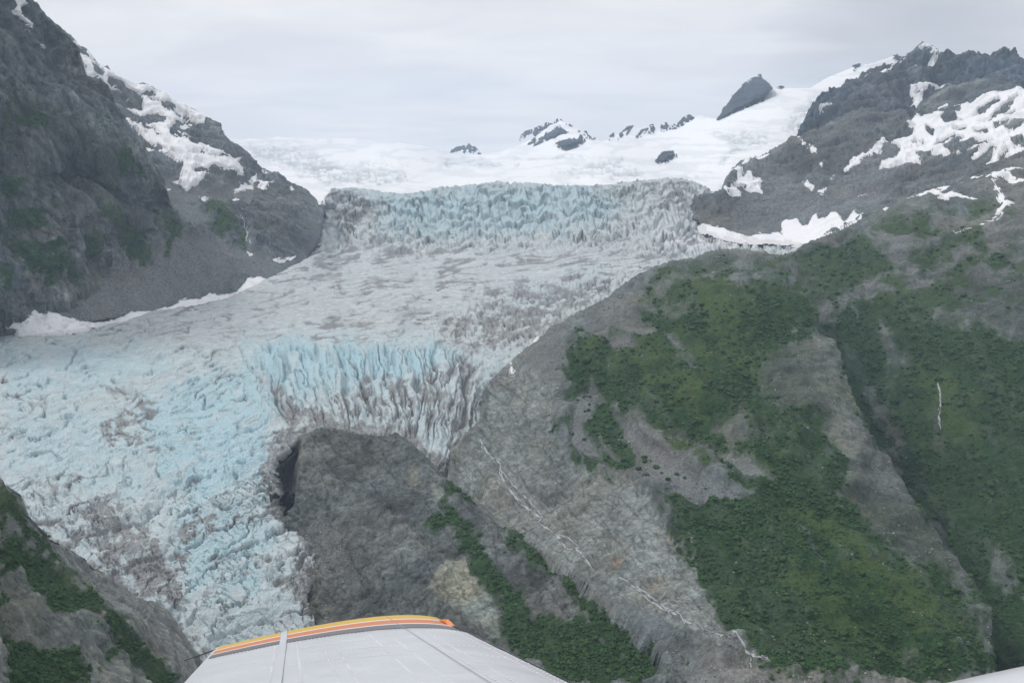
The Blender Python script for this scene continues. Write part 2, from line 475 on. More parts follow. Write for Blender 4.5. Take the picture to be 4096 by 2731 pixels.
TOP_R = pts('F 1030,1160 1037,1060 1042,1030 1085,985 1102,972 1108,915 1130,872 1175,835 1215,798 1330,726 1385,692 1460,640 1500,622 1540,605 1600,596 1640,580 1690,573 1740,580 1765,586 1795,592 1820,640 1850,700 1872,745 1905,790 1925,850 1948,930 1985,1000 2030,1060 2075,1130 2120,1190 2150,1230 2180,1290 2215,1340 2245,1430 2262,1500 2290,1600 2330,1720')
TOP_W = pts('F 1700,640 1760,612 1795,588 1830,580 1850,562 1880,553 C 1180,1555 1260,1518 1340,1464 1420,1415 1560,1350 1720,1320 1960,1245 2070,1195 2200,1150 2352,1075 2520,1030 3000,950')
TOP_K = pts('Q 196,900 200,800 235,690 300,640 390,560 460,480 560,425 660,380 790,395 900,420 1000,440 1130,460 1290,475 1370,430 1440,480 1560,560 1660,660 1750,760 1850,860 2000,980 2140,1120 2260,1220 2350,1330 I 1180,500 1300,600 1420,720 1560,830 1700,950 1850,1060 2000,1200 2150,1330 2300,1480 2440,1640 2560,1780')
TOP_S = pts('F -250,1000 -20,1098 0,1112 25,1130 45,1175 85,1225 150,1265 200,1300 250,1330 300,1368 345,1385 370,1400 400,1440 430,1480 445,1512 452,1600 453,1720')

SNOWFIELD = Layer('snowfield', TOP_A, [(200, 190, 4700), (330, 190, 4600), (480, 190, 4400), (620, 190, 4400), (760, 200, 4500), (220, 160, 6300), (400, 165, 6200), (560, 165, 6200), (680, 165, 5900), (230, 140, 8500), (350, 140, 9300), (470, 150, 9800), (560, 125, 8600), (640, 130, 7800), (700, 125, 7000), (740, 150, 5600), (780, 100, 6600), (800, 130, 5800), (870, 60, 7400), (930, 45, 8000), (900, 100, 7000)], 180, 930, 215, 1.1, jag=.25, seed=1)
LEFT = Layer('mountain_left', TOP_L, [(112, 72, 4500), (85, 55, 4500), (160, 105, 4500), (225, 125, 4600), (120, 110, 4250), (135, 140, 3950), (180, 165, 3800), (215, 170, 3900), (250, 175, 4200), (170, 195, 3400), (200, 240, 3050), (240, 220, 3500), (0, 340, 2300), (60, 330, 2330), (130, 317, 2470), (225, 292, 2850), (270, 276, 3080), (300, 258, 3350), (318, 230, 3700), (322, 200, 4000), (100, 260, 2680), (60, 295, 2400), (0, 318, 2310), (130, 225, 2830), (0, 200, 2450), (62, 187, 2620), (100, 205, 2700), (140, 210, 2880), (30, 250, 2420), (0, 60, 3600)], -90, 329, 352, .95, jag=.6, seed=2)
TOP_CL = pts('A -700,-500 -40,-120 100,-60 200,0 240,50 330,130 400,185 455,240 480,300 515,398 530,440 550,500 590,552 690,566 722,640 742,700 772,745 802,790 832,860 900,940 1000,1060 1085,1180 1130,1330 1138,1440 1140,1560')
CLIFF = Layer('cliff_left', TOP_CL, [(0, 0, 2750), (0, 150, 2480), (0, 300, 2340), (50, 5, 2900), (100, 45, 3050), (75, 60, 3000), (110, 100, 2930), (118, 130, 2900), (165, 190, 2880), (160, 208, 2850), (100, 200, 2660), (50, 150, 2560), (60, 260, 2400), (140, 215, 2760), (60, 320, 2330), (0, 340, 2300)], -90, 167, 330, .95, jag=.8, seed=9)
_q = pts('A 1138,1440 1060,1470 980,1500 880,1450 700,1390 560,1360 430,1290 390,1340 470,1480 D 560,40 600,100 640,260 600,350 540,450 430,500 330,540 200,600 60,620')
CLIFF.base = TPS(np.vstack([np.array([(0, 0, 2750), (0, 150, 2480), (0, 250, 2370), (50, 5, 2900), (100, 45, 3050), (75, 60, 3000), (110, 100, 2930), (118, 130, 2900), (163, 190, 2980), (100, 160, 2720), (50, 150, 2560), (40, 230, 2440), (140, 180, 2860)], float), np.c_[_q, LEFT.base(_q[:, 0], _q[:, 1])]]))
P_CL = CLIFF.poly()
P_SCR = np.vstack([pts('A 1200,1440 1138,1440 980,1500 880,1450 700,1390 560,1360 430,1290 390,1340 470,1480 545,1590 D 600,100 640,260 540,450 330,540 200,600 -90,620'), [[-50, 420], [190, 420]]])
GLACIER = Layer('glacier', TOP_G, [(330, 190, 4270), (420, 190, 4250), (520, 185, 4250), (620, 188, 4250), (700, 190, 4300), (780, 190, 4500), (340, 250, 3750), (420, 252, 3720), (520, 245, 3740), (620, 235, 3850), (700, 232, 3900), (790, 240, 3650), (860, 244, 3500), (0, 338, 2300), (60, 332, 2350), (130, 317, 2470), (225, 292, 2850), (310, 258, 3400), (400, 290, 2900), (560, 285, 2920), (650, 262, 3250), (200, 340, 2260), (350, 335, 2300), (480, 330, 2350), (580, 312, 2420), (510, 365, 2030), (480, 390, 1900), (455, 450, 1650), (400, 380, 1930), (300, 380, 1950), (150, 400, 1860), (0, 400, 1880), (330, 425, 1740), (400, 428, 1720), (0, 480, 1580), (120, 490, 1560), (240, 470, 1590), (270, 520, 1500), (100, 560, 1400), (220, 570, 1380), (300, 600, 1310), (190, 650, 1230), (280, 640, 1240), (230, 700, 1120), (450, 480, 1600), (640, 420, 2000), (500, 600, 1500)], -90, 900, 715, .76, jag=.5, seed=3, fold=5)
PEAKS = Layer('mountain_right', TOP_C1, [(800, 135, 5500), (840, 90, 5700), (925, 42, 5900), (1024, 60, 5700), (900, 110, 5350), (870, 130, 5200), (980, 90, 5450), (1030, 100, 5300), (810, 170, 5200), (1030, 170, 5000)], 799, 1130, 150, .95, jag=1.7, seed=4)
SLOPE = Layer('mountain_slope_right', TOP_C2, [(688, 205, 4150), (700, 195, 4200), (735, 190, 4250), (720, 220, 3950), (760, 232, 3750), (815, 243, 3500), (740, 165, 4600), (793, 138, 4850), (800, 180, 4300), (850, 200, 3850), (870, 230, 3400), (865, 110, 4950), (910, 120, 4800), (900, 165, 4200), (940, 95, 4800), (1000, 75, 4700), (1030, 92, 4500), (1030, 150, 3700), (960, 160, 4000), (950, 200, 3400), (1030, 190, 3000)], 686, 1130, 262, .95, jag=1.0, seed=5)
RIDGE = Layer('ridge_right', TOP_R, [(455, 450, 1640), (480, 388, 1885), (510, 365, 2010), (575, 315, 2330), (620, 285, 2450), (670, 263, 2420), (735, 250, 2350), (782, 258, 2300), (815, 325, 1980), (838, 385, 1730), (858, 440, 1560), (895, 500, 1380), (930, 550, 1240), (960, 600, 1110), (985, 680, 970), (700, 300, 2080), (620, 330, 2060), (560, 380, 1830), (590, 400, 1740), (520, 430, 1690), (650, 370, 1800), (740, 360, 1820), (770, 310, 2000), (790, 400, 1620), (820, 450, 1480), (700, 430, 1520), (600, 470, 1480), (500, 500, 1490), (480, 520, 1480), (560, 560, 1260), (650, 520, 1300), (740, 520, 1270), (860, 530, 1250), (900, 580, 1130), (640, 620, 1080), (740, 610, 1060), (740, 690, 900), (850, 640, 990), (850, 700, 890), (940, 680, 950), (560, 640, 1100)], 447, 1010, 735, .88, jag=.8, seed=6)
WALL = Layer('mountain_wall_right', TOP_W, [(750, 262, 2620), (782, 256, 2620), (818, 240, 2650), (860, 228, 2700), (920, 200, 2750), (1030, 160, 2800), (1030, 200, 2520), (900, 240, 2480), (1030, 265, 2230), (960, 275, 2300), (830, 300, 2380), (900, 330, 2200), (1030, 350, 1980), (870, 400, 2020), (960, 420, 1820), (1030, 450, 1680), (920, 500, 1700), (960, 540, 1520), (1030, 560, 1380), (985, 610, 1330), (1030, 690, 1080), (985, 690, 1150), (1000, 640, 1240)], 745, 1130, 735, .9, jag=.8, seed=10)
KNOB = Layer('rock_knob', TOP_K, [(272, 480, 1545), (280, 520, 1500), (300, 570, 1400), (310, 620, 1290), (330, 428, 1715), (370, 430, 1700), (400, 432, 1680), (340, 470, 1590), (420, 470, 1570), (380, 520, 1450), (340, 560, 1380), (460, 500, 1490), (500, 530, 1400), (440, 570, 1300), (340, 640, 1240), (440, 640, 1150), (520, 600, 1200), (520, 690, 1000), (600, 610, 1130), (660, 660, 1010), (740, 700, 880), (400, 690, 1100)], 271, 790, 735, .85, jag=.5, seed=7)
BANK = Layer('valley_slope_left', TOP_S, [(0, 485, 1000), (25, 520, 1010), (60, 545, 1180), (100, 572, 1370), (150, 602, 1290), (190, 650, 1200), (196, 690, 1120), (0, 560, 860), (60, 590, 930), (110, 620, 980), (150, 660, 1000), (0, 690, 690), (80, 690, 780), (150, 700, 860)], -90, 198, 735, .9, jag=.7, seed=8)

P_R, P_K, P_S, P_G, P_L, P_C1, P_C2, P_W = (l.poly() for l in (RIDGE, KNOB, BANK, GLACIER, LEFT, PEAKS, SLOPE, WALL))
P_DOME = pts('V 1762,1060 1770,980 1840,910 2000,880 2200,900 2400,1000 2450,1330 2350,1292 2100,1232 1950,1190 1900,1160 1800,1100')
P_GUNDER = pts('V 1600,1040 1755,1050 1800,1100 1900,1160 1950,1190 2100,1230 2350,1292 G 500,70 700,85 890,105 1000,400 400,400 -100,250')
P_KV = np.vstack([pts('Q 262,1040 235,960 198,890'), TOP_K[1:], [[762, 760], [310, 760]], pts('H 2170,1130 2160,1080 2110,980 2120,850 2215,755 2120,690 2090,640 2100,540 1990,480 1920,400 1900,300')])
P_GK = np.vstack([pts('Q 262,1040 H 1900,300 1920,400 1990,480 2100,540 2090,640 2120,690 2215,755 2120,850 2110,980 2160,1080 2170,1130'), [[312, 760], [200, 760], [200, 480]]])
KNOB.pushes = [(P_GK, GLACIER, 1.0)]
GLACIER.pushes = [(P_R, RIDGE, 1.0), (P_W, WALL, 1.0), (P_KV, KNOB, 5.0), (P_S, BANK, 1.0), (P_DOME, SLOPE, 1.0)]
LEFT.pushes = [(P_G, GLACIER, .3)]
CLIFF.pushes = [(P_SCR, LEFT, 1.0)]
SNOWFIELD.pushes = [(P_G, GLACIER, 1.0), (P_L, LEFT, 1.0), (P_C1, PEAKS, .6), (P_C2, SLOPE, .6)]
SLOPE.pushes = [(P_GUNDER, GLACIER, .3), (P_W, WALL, 1.0), (P_R, RIDGE, 1.0)]
PEAKS.pushes = [(P_C2, SLOPE, .6)]
RIDGE.pushes = [(P_K, KNOB, 1.0)]
WALL.pushes = [(P_R, RIDGE, 1.0)]

def crk(u, v, lam, w, seed):
    """network of thin crack lines: 1 on the line, 0 away from it"""
    n = perlin(u / lam + seed * 1.37, v / lam - seed * .71, 0 * u + seed * .53)
    return sstep(w, w * .15, np.abs(n))
# ---- snowfield
CREV = [pts(s) for s in ('V 500,670 860,570 1170,545 1180,590 1350,690 1350,720 1050,735 900,700 740,725', 'F 560,335 640,325 740,350 770,385 680,385 590,365', 'F 680,375 900,372 960,400 880,425 760,425 690,405', 'V 2080,600 2100,500 2350,360 2352,420 2250,500', 'V 2000,320 2352,300 2352,340 2080,350', 'C 200,920 420,890 590,930 610,1000 440,1010 280,1130 330,1000', 'C 700,870 800,740 870,700 880,640 1100,600 1140,575 1110,620 960,660 870,800 820,900 740,930', 'V 1660,725 1780,700 1980,725 1850,730', 'B 560,1110 1000,1085 1220,1130 900,1150 600,1140', 'B 1000,1085 1400,1070 1750,1085 1350,1095', 'B 100,1120 300,1110 460,1140 250,1165')]
def det_snow(P, X, Y):
    x, y, z = (P[..., i] for i in range(3))
    nz = pix_noise(X, Y, 21, 14)
    crev = np.zeros(X.shape)
    for p in CREV: crev = np.maximum(crev, sstep(-2, 4, sdist(p, X, Y, 30) + nz * 5))
    st = fbm(X + Y * .8 + nz * 6, Y * 4.2 + nz * 5, 0 * X + 2.2, 22, 2.0, .6, True, 5)
    broad = fbm(x, y, 0 * x, 900, 200, .5, False, 9)
    ln = np.maximum(crk(X * .07 + nz, Y * 1.2 + X * .12 + nz * 1.5, 3.4, .18, 61), .8 * crk(X * .12 + nz, Y * 1.3 - X * .12 + nz * 2, 2.8, .18, 62))
    gap = np.maximum(sstep(.45, .75, st) * .7, ln) * crev
    d = broad * 22 - gap * 14 + fbm(x, y, z, 120, 20, .5, False, 3) * 3
    faint = sstep(.45, .75, fbm(X * .35 + nz * 3, Y * 2.2 + nz * 4, 0 * X + 8.1, 20, 3, .6, True, 6)) * .25
    grey = np.clip(gap * .8 + crev * .05 + faint * 1.3, 0, 1)
    ice = np.stack([gap * .35 * sstep(-.1, .4, nz), grey, 0 * X], -1)
    return d, broad * 22, {'ice': ice}
SNOWFIELD.detail = det_snow
tag(SNOWFIELD.build(M_SNOW), 'broad white snowfield above the upper icefall', kind='structure')

# ---- left mountain
VEG_L = ['D 120,170 200,150 350,250 390,380 370,420 250,370 150,280', 'D 520,60 600,100 640,260 560,230 520,150', 'D 400,250 500,330 530,450 480,430 420,340', 'D 780,0 940,0 1000,130 1030,250 960,290 870,220 800,110', 'D 1040,0 1190,0 1220,80 1150,190 1090,100', 'D 1490,60 1640,100 1670,150 1560,120', 'D 1740,70 1790,40 1840,130 1800,130', 'D -20,300 70,310 50,430 -20,450', 'A 740,1070 830,1100 960,1230 1010,1280 900,1230 780,1150', 'A 580,1380 700,1430 800,1480 930,1600 780,1600 620,1430', 'A 1030,1440 1100,1450 1190,1600 1060,1600', 'A 1430,1450 1500,1400 1570,1460 1610,1620 1450,1600', 'A 0,1210 60,1230 140,1330 100,1400 -20,1330', 'A 40,1440 200,1470 280,1560 150,1600 20,1560', 'A 0,760 200,820 330,900 260,960 60,900', 'D 60,110 350,120 420,210 300,230 130,170']
SCREE_L = ['A 850,1080 1000,1150 1100,1240 1190,1270 1290,1330 1400,1420 1440,1567 1180,1567 1080,1440 1130,1400 1100,1330 950,1200', 'A 1250,1320 1600,1240 1800,1310 1700,1400 1560,1440 1400,1420', 'D 540,0 780,60 880,220 1000,290 1100,100 1260,60 1480,60 1700,160 1900,250 1800,340 1650,360 1500,460 1300,500 900,600 640,660 420,600 330,540 260,500 540,440 640,270', 'A 0,250 100,290 220,400 180,470 60,380 -20,330', 'A 380,1330 520,1450 700,1567 560,1567 460,1480', 'D 30,500 260,480 340,560 200,600 60,600']
def det_left(P, X, Y):
    d, low, r2, f = rock_disp(P, 36, 260, 4.5, 2, (.45, .1, -.9), 3.5, .9, .6)
    nz = pix_noise(X, Y, 22)
    c = cover(X, Y, (0, .12, 0), [(1, s, .9, 6, 20) for s in SCREE_L] + [(0, s, .95, 4, 18) for s in VEG_L] + [(2, s, .75, 6, 20) for s in VEG_L[3:]], nz)
    wet = sstep(.05, .5, fbm(P[..., 0], P[..., 1], P[..., 2], 130, 10, .6, False, 77)) * sstep(70, 200, Y) * (X < 230)
    c[0] = np.maximum(c[0], wet * .38 * (1 - c[1]))
    c[2] = np.clip(c[2], 0, 1) * c[0]
    stk = fbm(X * .80 - Y * .60, (X * .60 + Y * .80) / 7, 0 * X, 14, 1.6, .65, False, 84)
    flat = np.clip(c[1], 0, 1)
    att = .12 + .88 * sstep(2, 34, -sdist(P_G, X, Y, 50))
    hf = (d - low) * (1 - .8 * flat) * att
    low = low * (1 - .55 * flat) * att
    d = low + hf
    t = tint_of(P, X, Y, (.112, .118, .126), 2, .28, 260)
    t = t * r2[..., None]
    gul = sstep(.30, -.05, low / 36.0) * .55
    c[1] = np.maximum(c[1], gul * (1 - c[0]))
    t = t * (1 - flat[..., None] * .9) + flat[..., None] * .9 * tint_of(P, X, Y, (.155, .157, .157), 12, .08) * np.clip(1 + stk * .8, .6, 1.5)[..., None]
    return d, low, {'cover': np.clip(np.stack([c[0], c[1], c[2]], -1), 0, 1), 'tint': t}
LEFT.detail = det_left
tag(LEFT.build(M_MID), 'snowy mountainside and grey scree left of the glacier', kind='structure')
def det_cliff(P, X, Y):
    d, low, r2, f = rock_disp(P, 33, 200, 4.2, 9, (.35, .1, -.93), 3.5, 1.1, .8)
    nz = pix_noise(X, Y, 34)
    c = cover(X, Y, (0, .1, 0), [(1, s, .85, 6, 26) for s in (SCREE_L[3], SCREE_L[4])] + [(0, s, .95, 4, 22) for s in VEG_L], nz)
    wet = sstep(.0, .4, fbm(P[..., 0], P[..., 1], P[..., 2], 120, 10, .6, False, 77) + .25 * sstep(80, 260, Y) - .12)
    c[0] = np.maximum(c[0], wet * .5 * (1 - c[1]))
    gul = sstep(.15, -.15, low / 33.0) * .6
    c[1] = np.maximum(c[1], gul * (1 - c[0]))
    t = tint_of(P, X, Y, (.105, .112, .114), 9, .30, 260) * (r2 ** 1.4)[..., None]
    return d, low, {'cover': np.clip(np.stack([c[0], c[1], c[0] * sstep(-.1, .4, nz) * .6], -1), 0, 1), 'tint': t}
CLIFF.detail = det_cliff
tag(CLIFF.build(M_MID), 'steep dark rock cliff at the left edge', kind='structure')

# ---- far right peaks
def det_peaks(P, X, Y):
    d, low, r2, f = rock_disp(P, 75, 330, 10, 4, (.75, .1, .65), 5)
    t = tint_of(P, X, Y, (.070, .076, .088), 4, .26, 300) * (r2 ** 1.7)[..., None]
    return d, low, {'cover': np.zeros(X.shape + (3,)), 'tint': t}
PEAKS.detail = det_peaks
tag(PEAKS.build(M_FAR), 'jagged dark rock summit ridge behind the hanging glacier on the right', kind='structure')

SCREE_C = ['C 560,1260 700,1190 830,1260 960,1290 1100,1240 1300,1150 1500,1170 1450,1300 1300,1500 1100,1600 500,1700 300,1640 380,1400', 'C 1390,990 1490,1060 1440,1130 1350,1130', 'C 640,1000 755,950 700,1060 500,1180 400,1160']
DARK_C = ['C 830,930 1240,745 1500,760 1600,900 1420,980 1100,1190 980,1180', 'C 640,1100 760,1000 960,1150 880,1240 720,1200', 'C 1640,740 2200,510 2300,640 1900,720 1600,840', 'C 40,1440 200,1350 380,1450 400,1567 200,1600']
def det_slope(P, X, Y):
    d, low, r2, f = rock_disp(P, 42, 300, 8, 5, (.8, .1, .55), 5)
    nz = pix_noise(X, Y, 25)
    c = cover(X, Y, (0, .25, 0), [(1, s, .9, 6, 20) for s in SCREE_C], nz)
    dk = cover(X, Y, (0,), [(0, s, 1, 4, 14) for s in DARK_C], nz)[0]
    flat = c[1]
    att = .15 + .85 * sstep(2, 26, -sdist(P_GUNDER, X, Y, 50))
    hf = (d - low) * (1 - .7 * flat) * att
    low = low * (1 - .5 * flat) * att
    d = low + hf
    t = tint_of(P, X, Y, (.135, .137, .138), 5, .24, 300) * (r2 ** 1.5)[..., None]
    t *= (1 - .36 * dk)[..., None]
    wn = sstep(.1, .45, fbm(P[..., 0], P[..., 1], P[..., 2], 220, 20, .6, False, 71)) * (Y > 185) * .25
    return d, low, {'cover': np.stack([wn * (1 - flat), flat, 0 * X], -1), 'tint': t}
SLOPE.detail = det_slope
tag(SLOPE.build(M_FAR), 'grey rock and scree slope with snow below the summit ridge', kind='structure')

# ---- right ridge
VEG_R = ['F 1325,785 1400,800 1440,770 1505,725 1510,650 1560,630 1640,650 1700,690 1790,650 1835,690 1890,760 1960,720 2000,690 2080,680 2130,720 2170,760 2400,790 2400,1600 1760,1600 1700,1500 1640,1430 1600,1330 1545,1240 1540,1175 1620,1150 1720,1165 1640,1080 1560,1040 1500,1010 1430,965 1470,1090 1400,1100 1310,1060 1290,1000 1330,950 1290,870', 'F 1830,590 1900,570 2000,560 2050,590 2090,640 1990,650 1930,720 1880,700 1850,650', 'F 2090,600 2180,550 2230,560 2130,640', 'F 1580,1330 1640,1290 1760,1400 1830,1490 1820,1568 1700,1500', 'P 600,590 760,560 830,520 800,640 700,760 640,760', 'P 540,950 680,860 690,1000 560,1070', 'P 610,1150 770,1180 780,1260 640,1290', 'P 830,1040 1200,1040 1310,1300 1300,1400 1130,1470 980,1380 1010,1300 900,1150', 'P 780,1290 980,1340 980,1430 860,1400']
ROCK_R = ['F 1745,860 1870,770 1925,850 1945,930 1960,960 2020,1050 2070,1130 2130,1210 2200,1290 2215,1360 2150,1350 2080,1345 2040,1290 1990,1200 1930,1150 1915,1060 1880,990 1830,960 1760,930', 'F 1640,1000 1700,960 1730,1020 1680,1060', 'F 2150,640 2352,680 2400,800 2330,790 2200,720 2150,700', 'F 2160,1290 2200,1330 2215,1400 2240,1470 2262,1540 2240,1550 2215,1470 2190,1390', 'F 1500,690 1560,650 1620,660 1590,730 1530,745', 'F 2020,760 2060,800 2090,850 2050,840', 'F 1990,900 2050,960 2080,1040 2030,1000', 'F 1560,850 1590,840 1600,880', 'F 1900,1000 1960,990 1990,1060 1940,1090', 'F 1930,1070 2060,1060 2080,1160 1960,1180', 'F 2160,960 2175,1020 2165,1040 2150,980', 'F 2290,1280 2352,1330 2352,1400 2310,1360']
GRASS_R = ['F 1560,640 1720,690 1740,740 1640,770 1600,720', 'F 1350,810 1480,800 1640,790 1720,760 1700,840 1560,860 1440,850', 'F 1820,1160 1900,1200 1990,1280 2100,1390 2180,1490 2100,1470 1990,1370 1880,1260', 'F 1520,1010 1640,1050 1760,1090 1760,1120 1600,1070', 'F 1980,650 2080,640 2090,700 2020,720', 'F 1490,870 1640,880 1600,960 1520,940', 'F 2100,850 2200,900 2260,1040 2180,1020', 'F 1640,800 1760,830 1740,880 1660,850', 'F 1740,1290 1860,1360 1980,1480 1900,1480 1800,1390']
GRAV_R = ['P 860,535 905,620 970,745 1020,800 920,800 880,940 800,990 840,1090 920,1180 1000,1340 800,1290 640,1160 700,900 740,780 790,660', 'P 1075,895 1170,960 1250,1050 1420,1180 1600,1290 1760,1360 1900,1430 2110,1560 J 430,370 330,380 200,330 150,390 0,380 -100,340 P 1650,1600 1400,1540 1300,1420 1320,1300 1260,1200 1200,1160 1200,1060', 'P 250,300 480,60 640,-20 720,100 700,350 760,400 640,600 520,620 300,560 200,480', 'P 1090,40 1450,50 1560,130 1640,180 1760,280 1700,310 1620,240 1560,150 1230,150', 'P 1580,1130 1700,1080 1850,1140 2000,1230 2130,1310 2180,1400 2080,1340 1950,1230 1800,1160', 'P 1050,230 1110,170 1250,150 1320,290 1230,300 1070,310', 'F 1560,640 1680,590 1790,600 1830,650 1700,640', 'F 1850,600 2060,560 2352,580 2400,660 2150,640 2000,660 1900,740 1840,680', 'P 960,1130 1020,1180 1170,1370 1110,1330 1000,1230', 'F 1670,1160 1720,1170 1760,1220 1700,1200', 'J 200,40 420,60 620,250 400,220 330,120', 'J 1760,470 1850,590 1870,660 1800,560']
SLAB_R = 'F 1037,1050 1110,970 1120,900 1190,840 1290,880 1270,1010 1330,1080 1480,1130 1560,1260 1640,1340 1700,1450 1660,1520 1500,1430 1300,1330 1180,1230 1060,1130'
VEG_SL = ['I 1500,0 1850,0 2000,110 1900,180 1700,60', 'I 2260,360 2420,380 2500,700 2300,640 2330,520', 'J 0,360 330,380 420,560 300,560 100,470 0,470', 'J 100,800 300,780 450,900 550,1100 300,900', 'J 350,760 620,640 800,900 900,1100 1050,1567 500,1500 700,1300 500,1100']
def det_ridge(P, X, Y, bare=.35):
    d, low, r2, f = rock_disp(P, 22, 170, 2.6, 6, (.55, .1, -.8), 4, .15, .45, .35)
    nz = pix_noise(X, Y, 26); nz2 = pix_noise(X + Y * .55, Y * .5 - X * .2, 27, 22)
    slab = sstep(-5, 5, sdist(pts(SLAB_R), X, Y, 40) + nz * 6)
    spec = [(0, VEG_R[0], .97, 7, 22)] + [(0, s, .88, 5, 16) for s in VEG_R[1:]] + [(0, s, .85, 6, 24) for s in VEG_SL] + [(0, ROCK_R[0], .42, 7, 30)] + [(0, s, .25, 6, 14) for s in ROCK_R[1:]]
    c = cover(X, Y, (0, 0, 0), spec + [(2, s, .8, 10, 34) for s in GRASS_R], nz)
    g = cover(X, Y, (.35,), [(0, s, 1.0, 3, 8) for s in GRAV_R], nz)[0]
    gcut = cover(X, Y, (0,), [(0, s, 1.0, 3, 5) for s in (GRAV_R[0], GRAV_R[1], GRAV_R[3], GRAV_R[4], GRAV_R[5], GRAV_R[8], GRAV_R[10], GRAV_R[11])], nz * .9)[0]
    c[0] = c[0] * (1 - .93 * gcut)
    da, db = X * .5 + Y * .86, X * .86 - Y * .5                    # down-slope streaks of bare rock
    pat = fbm(da * .32, db, 0 * X + 5, 26, 2, .62, False, 81)
    pat = sstep(.19, .40, pat + nz * .25 + .09 * sstep(-20, 50, sdist(P_RIGHTROCKY, X, Y, 80)) - .10 * sstep(780, 640, X))
    c[0] *= 1 - bare * .8 * pat
    stray = sstep(.30, .55, nz2 * .7 - nz * .6) * sstep(430, 520, Y) * (X > 560) * .9
    c[0] = np.maximum(c[0], stray * (1 - gcut) * (1 - slab * .75))
    moss = sstep(-.25, .2, fbm(X * .8, Y * 1.4, 0 * X + 6, 24, 2, .62, False, 82)) * sstep(-5, 25, sdist(P_MOSS, X, Y, 40) + nz * 10)
    c[0] = np.maximum(c[0], moss * .85 * (1 - gcut) * (1 - slab))
    c[2] = np.maximum(c[2], moss * .4)
    c[2] *= c[0]
    d = low + (d - low) * (1 - .75 * gcut) * (1 - .8 * slab)
    d = d + c[0] * fbm(P[..., 0], P[..., 1], P[..., 2], 14, 2.5, .6, False, 66) * 2.4 - gcut * 0
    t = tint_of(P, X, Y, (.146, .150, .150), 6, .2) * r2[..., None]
    ts = tint_of(P, X, Y, (.208, .216, .212), 16, .13, 60, .02) * (r2 ** .55)[..., None]
    org = sstep(.32, .55, fbm(P[..., 0], P[..., 1], P[..., 2], 38, 6, .6, False, 61))[..., None] * sstep(500, 560, Y)[..., None]
    ts = ts * (1 - org * .5) + org * .5 * np.array([.36, .25, .17])
    da, db = X * .60 + Y * .80, X * .80 - Y * .60
    rbs = fbm(da * .24 + nz * 3, db + nz * 6, 0 * X + 4, 60, 13, .5, True, 83)
    free = (1 - gcut) * (1 - slab)
    low = low + rbs * 13 * free
    d = d + rbs * 13 * free
    c[0] *= 1 - .22 * sstep(.66, .9, rbs) * free * sstep(560, 640, X) * (bare / .35)
    c[2] *= 1 - .4 * sstep(.3, .0, rbs)
    jn = np.maximum(crk(da * .22 + nz * 2, db + nz * 5, 7, .10, 21), .8 * crk(da * .8 + nz * 3, db * .5 + nz * 3, 12, .07, 22))
    jn = np.maximum(jn, .5 * crk(da * .2, db, 3.6, .10, 23) * sstep(.0, .4, nz))
    ts = ts * (1 - .36 * jn)[..., None]
    d = d - jn * slab * 1.6
    t = t * (1 - slab[..., None]) + ts * slab[..., None]
    dk = cover(X, Y, (0,), [(0, s, 1, 4, 16) for s in DARK_R], nz)[0]
    t = t * (1 - .42 * dk)[..., None]
    pale = cover(X, Y, (0,), [(0, s, 1, 4, 8) for s in ('F 1880,950 1930,960 1960,1100 1930,1140 1890,1050', 'J 950,1400 1040,1260 1060,1400 980,1480', 'J 1030,60 1090,30 1180,160 1080,180')], nz)[0][..., None]
    t = t * (1 + pale * .6)
    return d, low, {'cover': np.clip(np.stack([c[0], np.clip(g, 0, 1) * (1 - slab * .8), c[2]], -1), 0, 1), 'tint': t}
P_MOSS = pts('F 1400,700 1560,600 1690,580 1880,560 2060,480 2400,440 2400,760 2100,800 1900,740 1800,800 1640,760 1500,760')
DARK_R = ['F 2140,640 2352,670 2420,800 2340,800 2220,740 2150,720', 'F 1740,870 1800,830 1850,900 1900,1000 1860,1000 1780,930', 'F 1930,1090 1990,1080 2010,1150 1960,1180', 'F 2080,1290 2180,1340 2150,1370 2090,1350']
P_RIGHTROCKY = pts('F 1700,640 2000,620 2352,640 2352,800 2100,900 2250,1300 2352,1568 2200,1568 2000,1200 1700,950')
RIDGE.detail = det_ridge
WALL.detail = lambda P, X, Y: det_ridge(P, X, Y, .2)
tag(RIDGE.build(M_NEAR), 'green knoll with a rocky rib sloping down right of the glacier', kind='structure')
tag(WALL.build(M_NEAR), 'darker green mountain wall behind the knoll at the right edge', kind='structure')

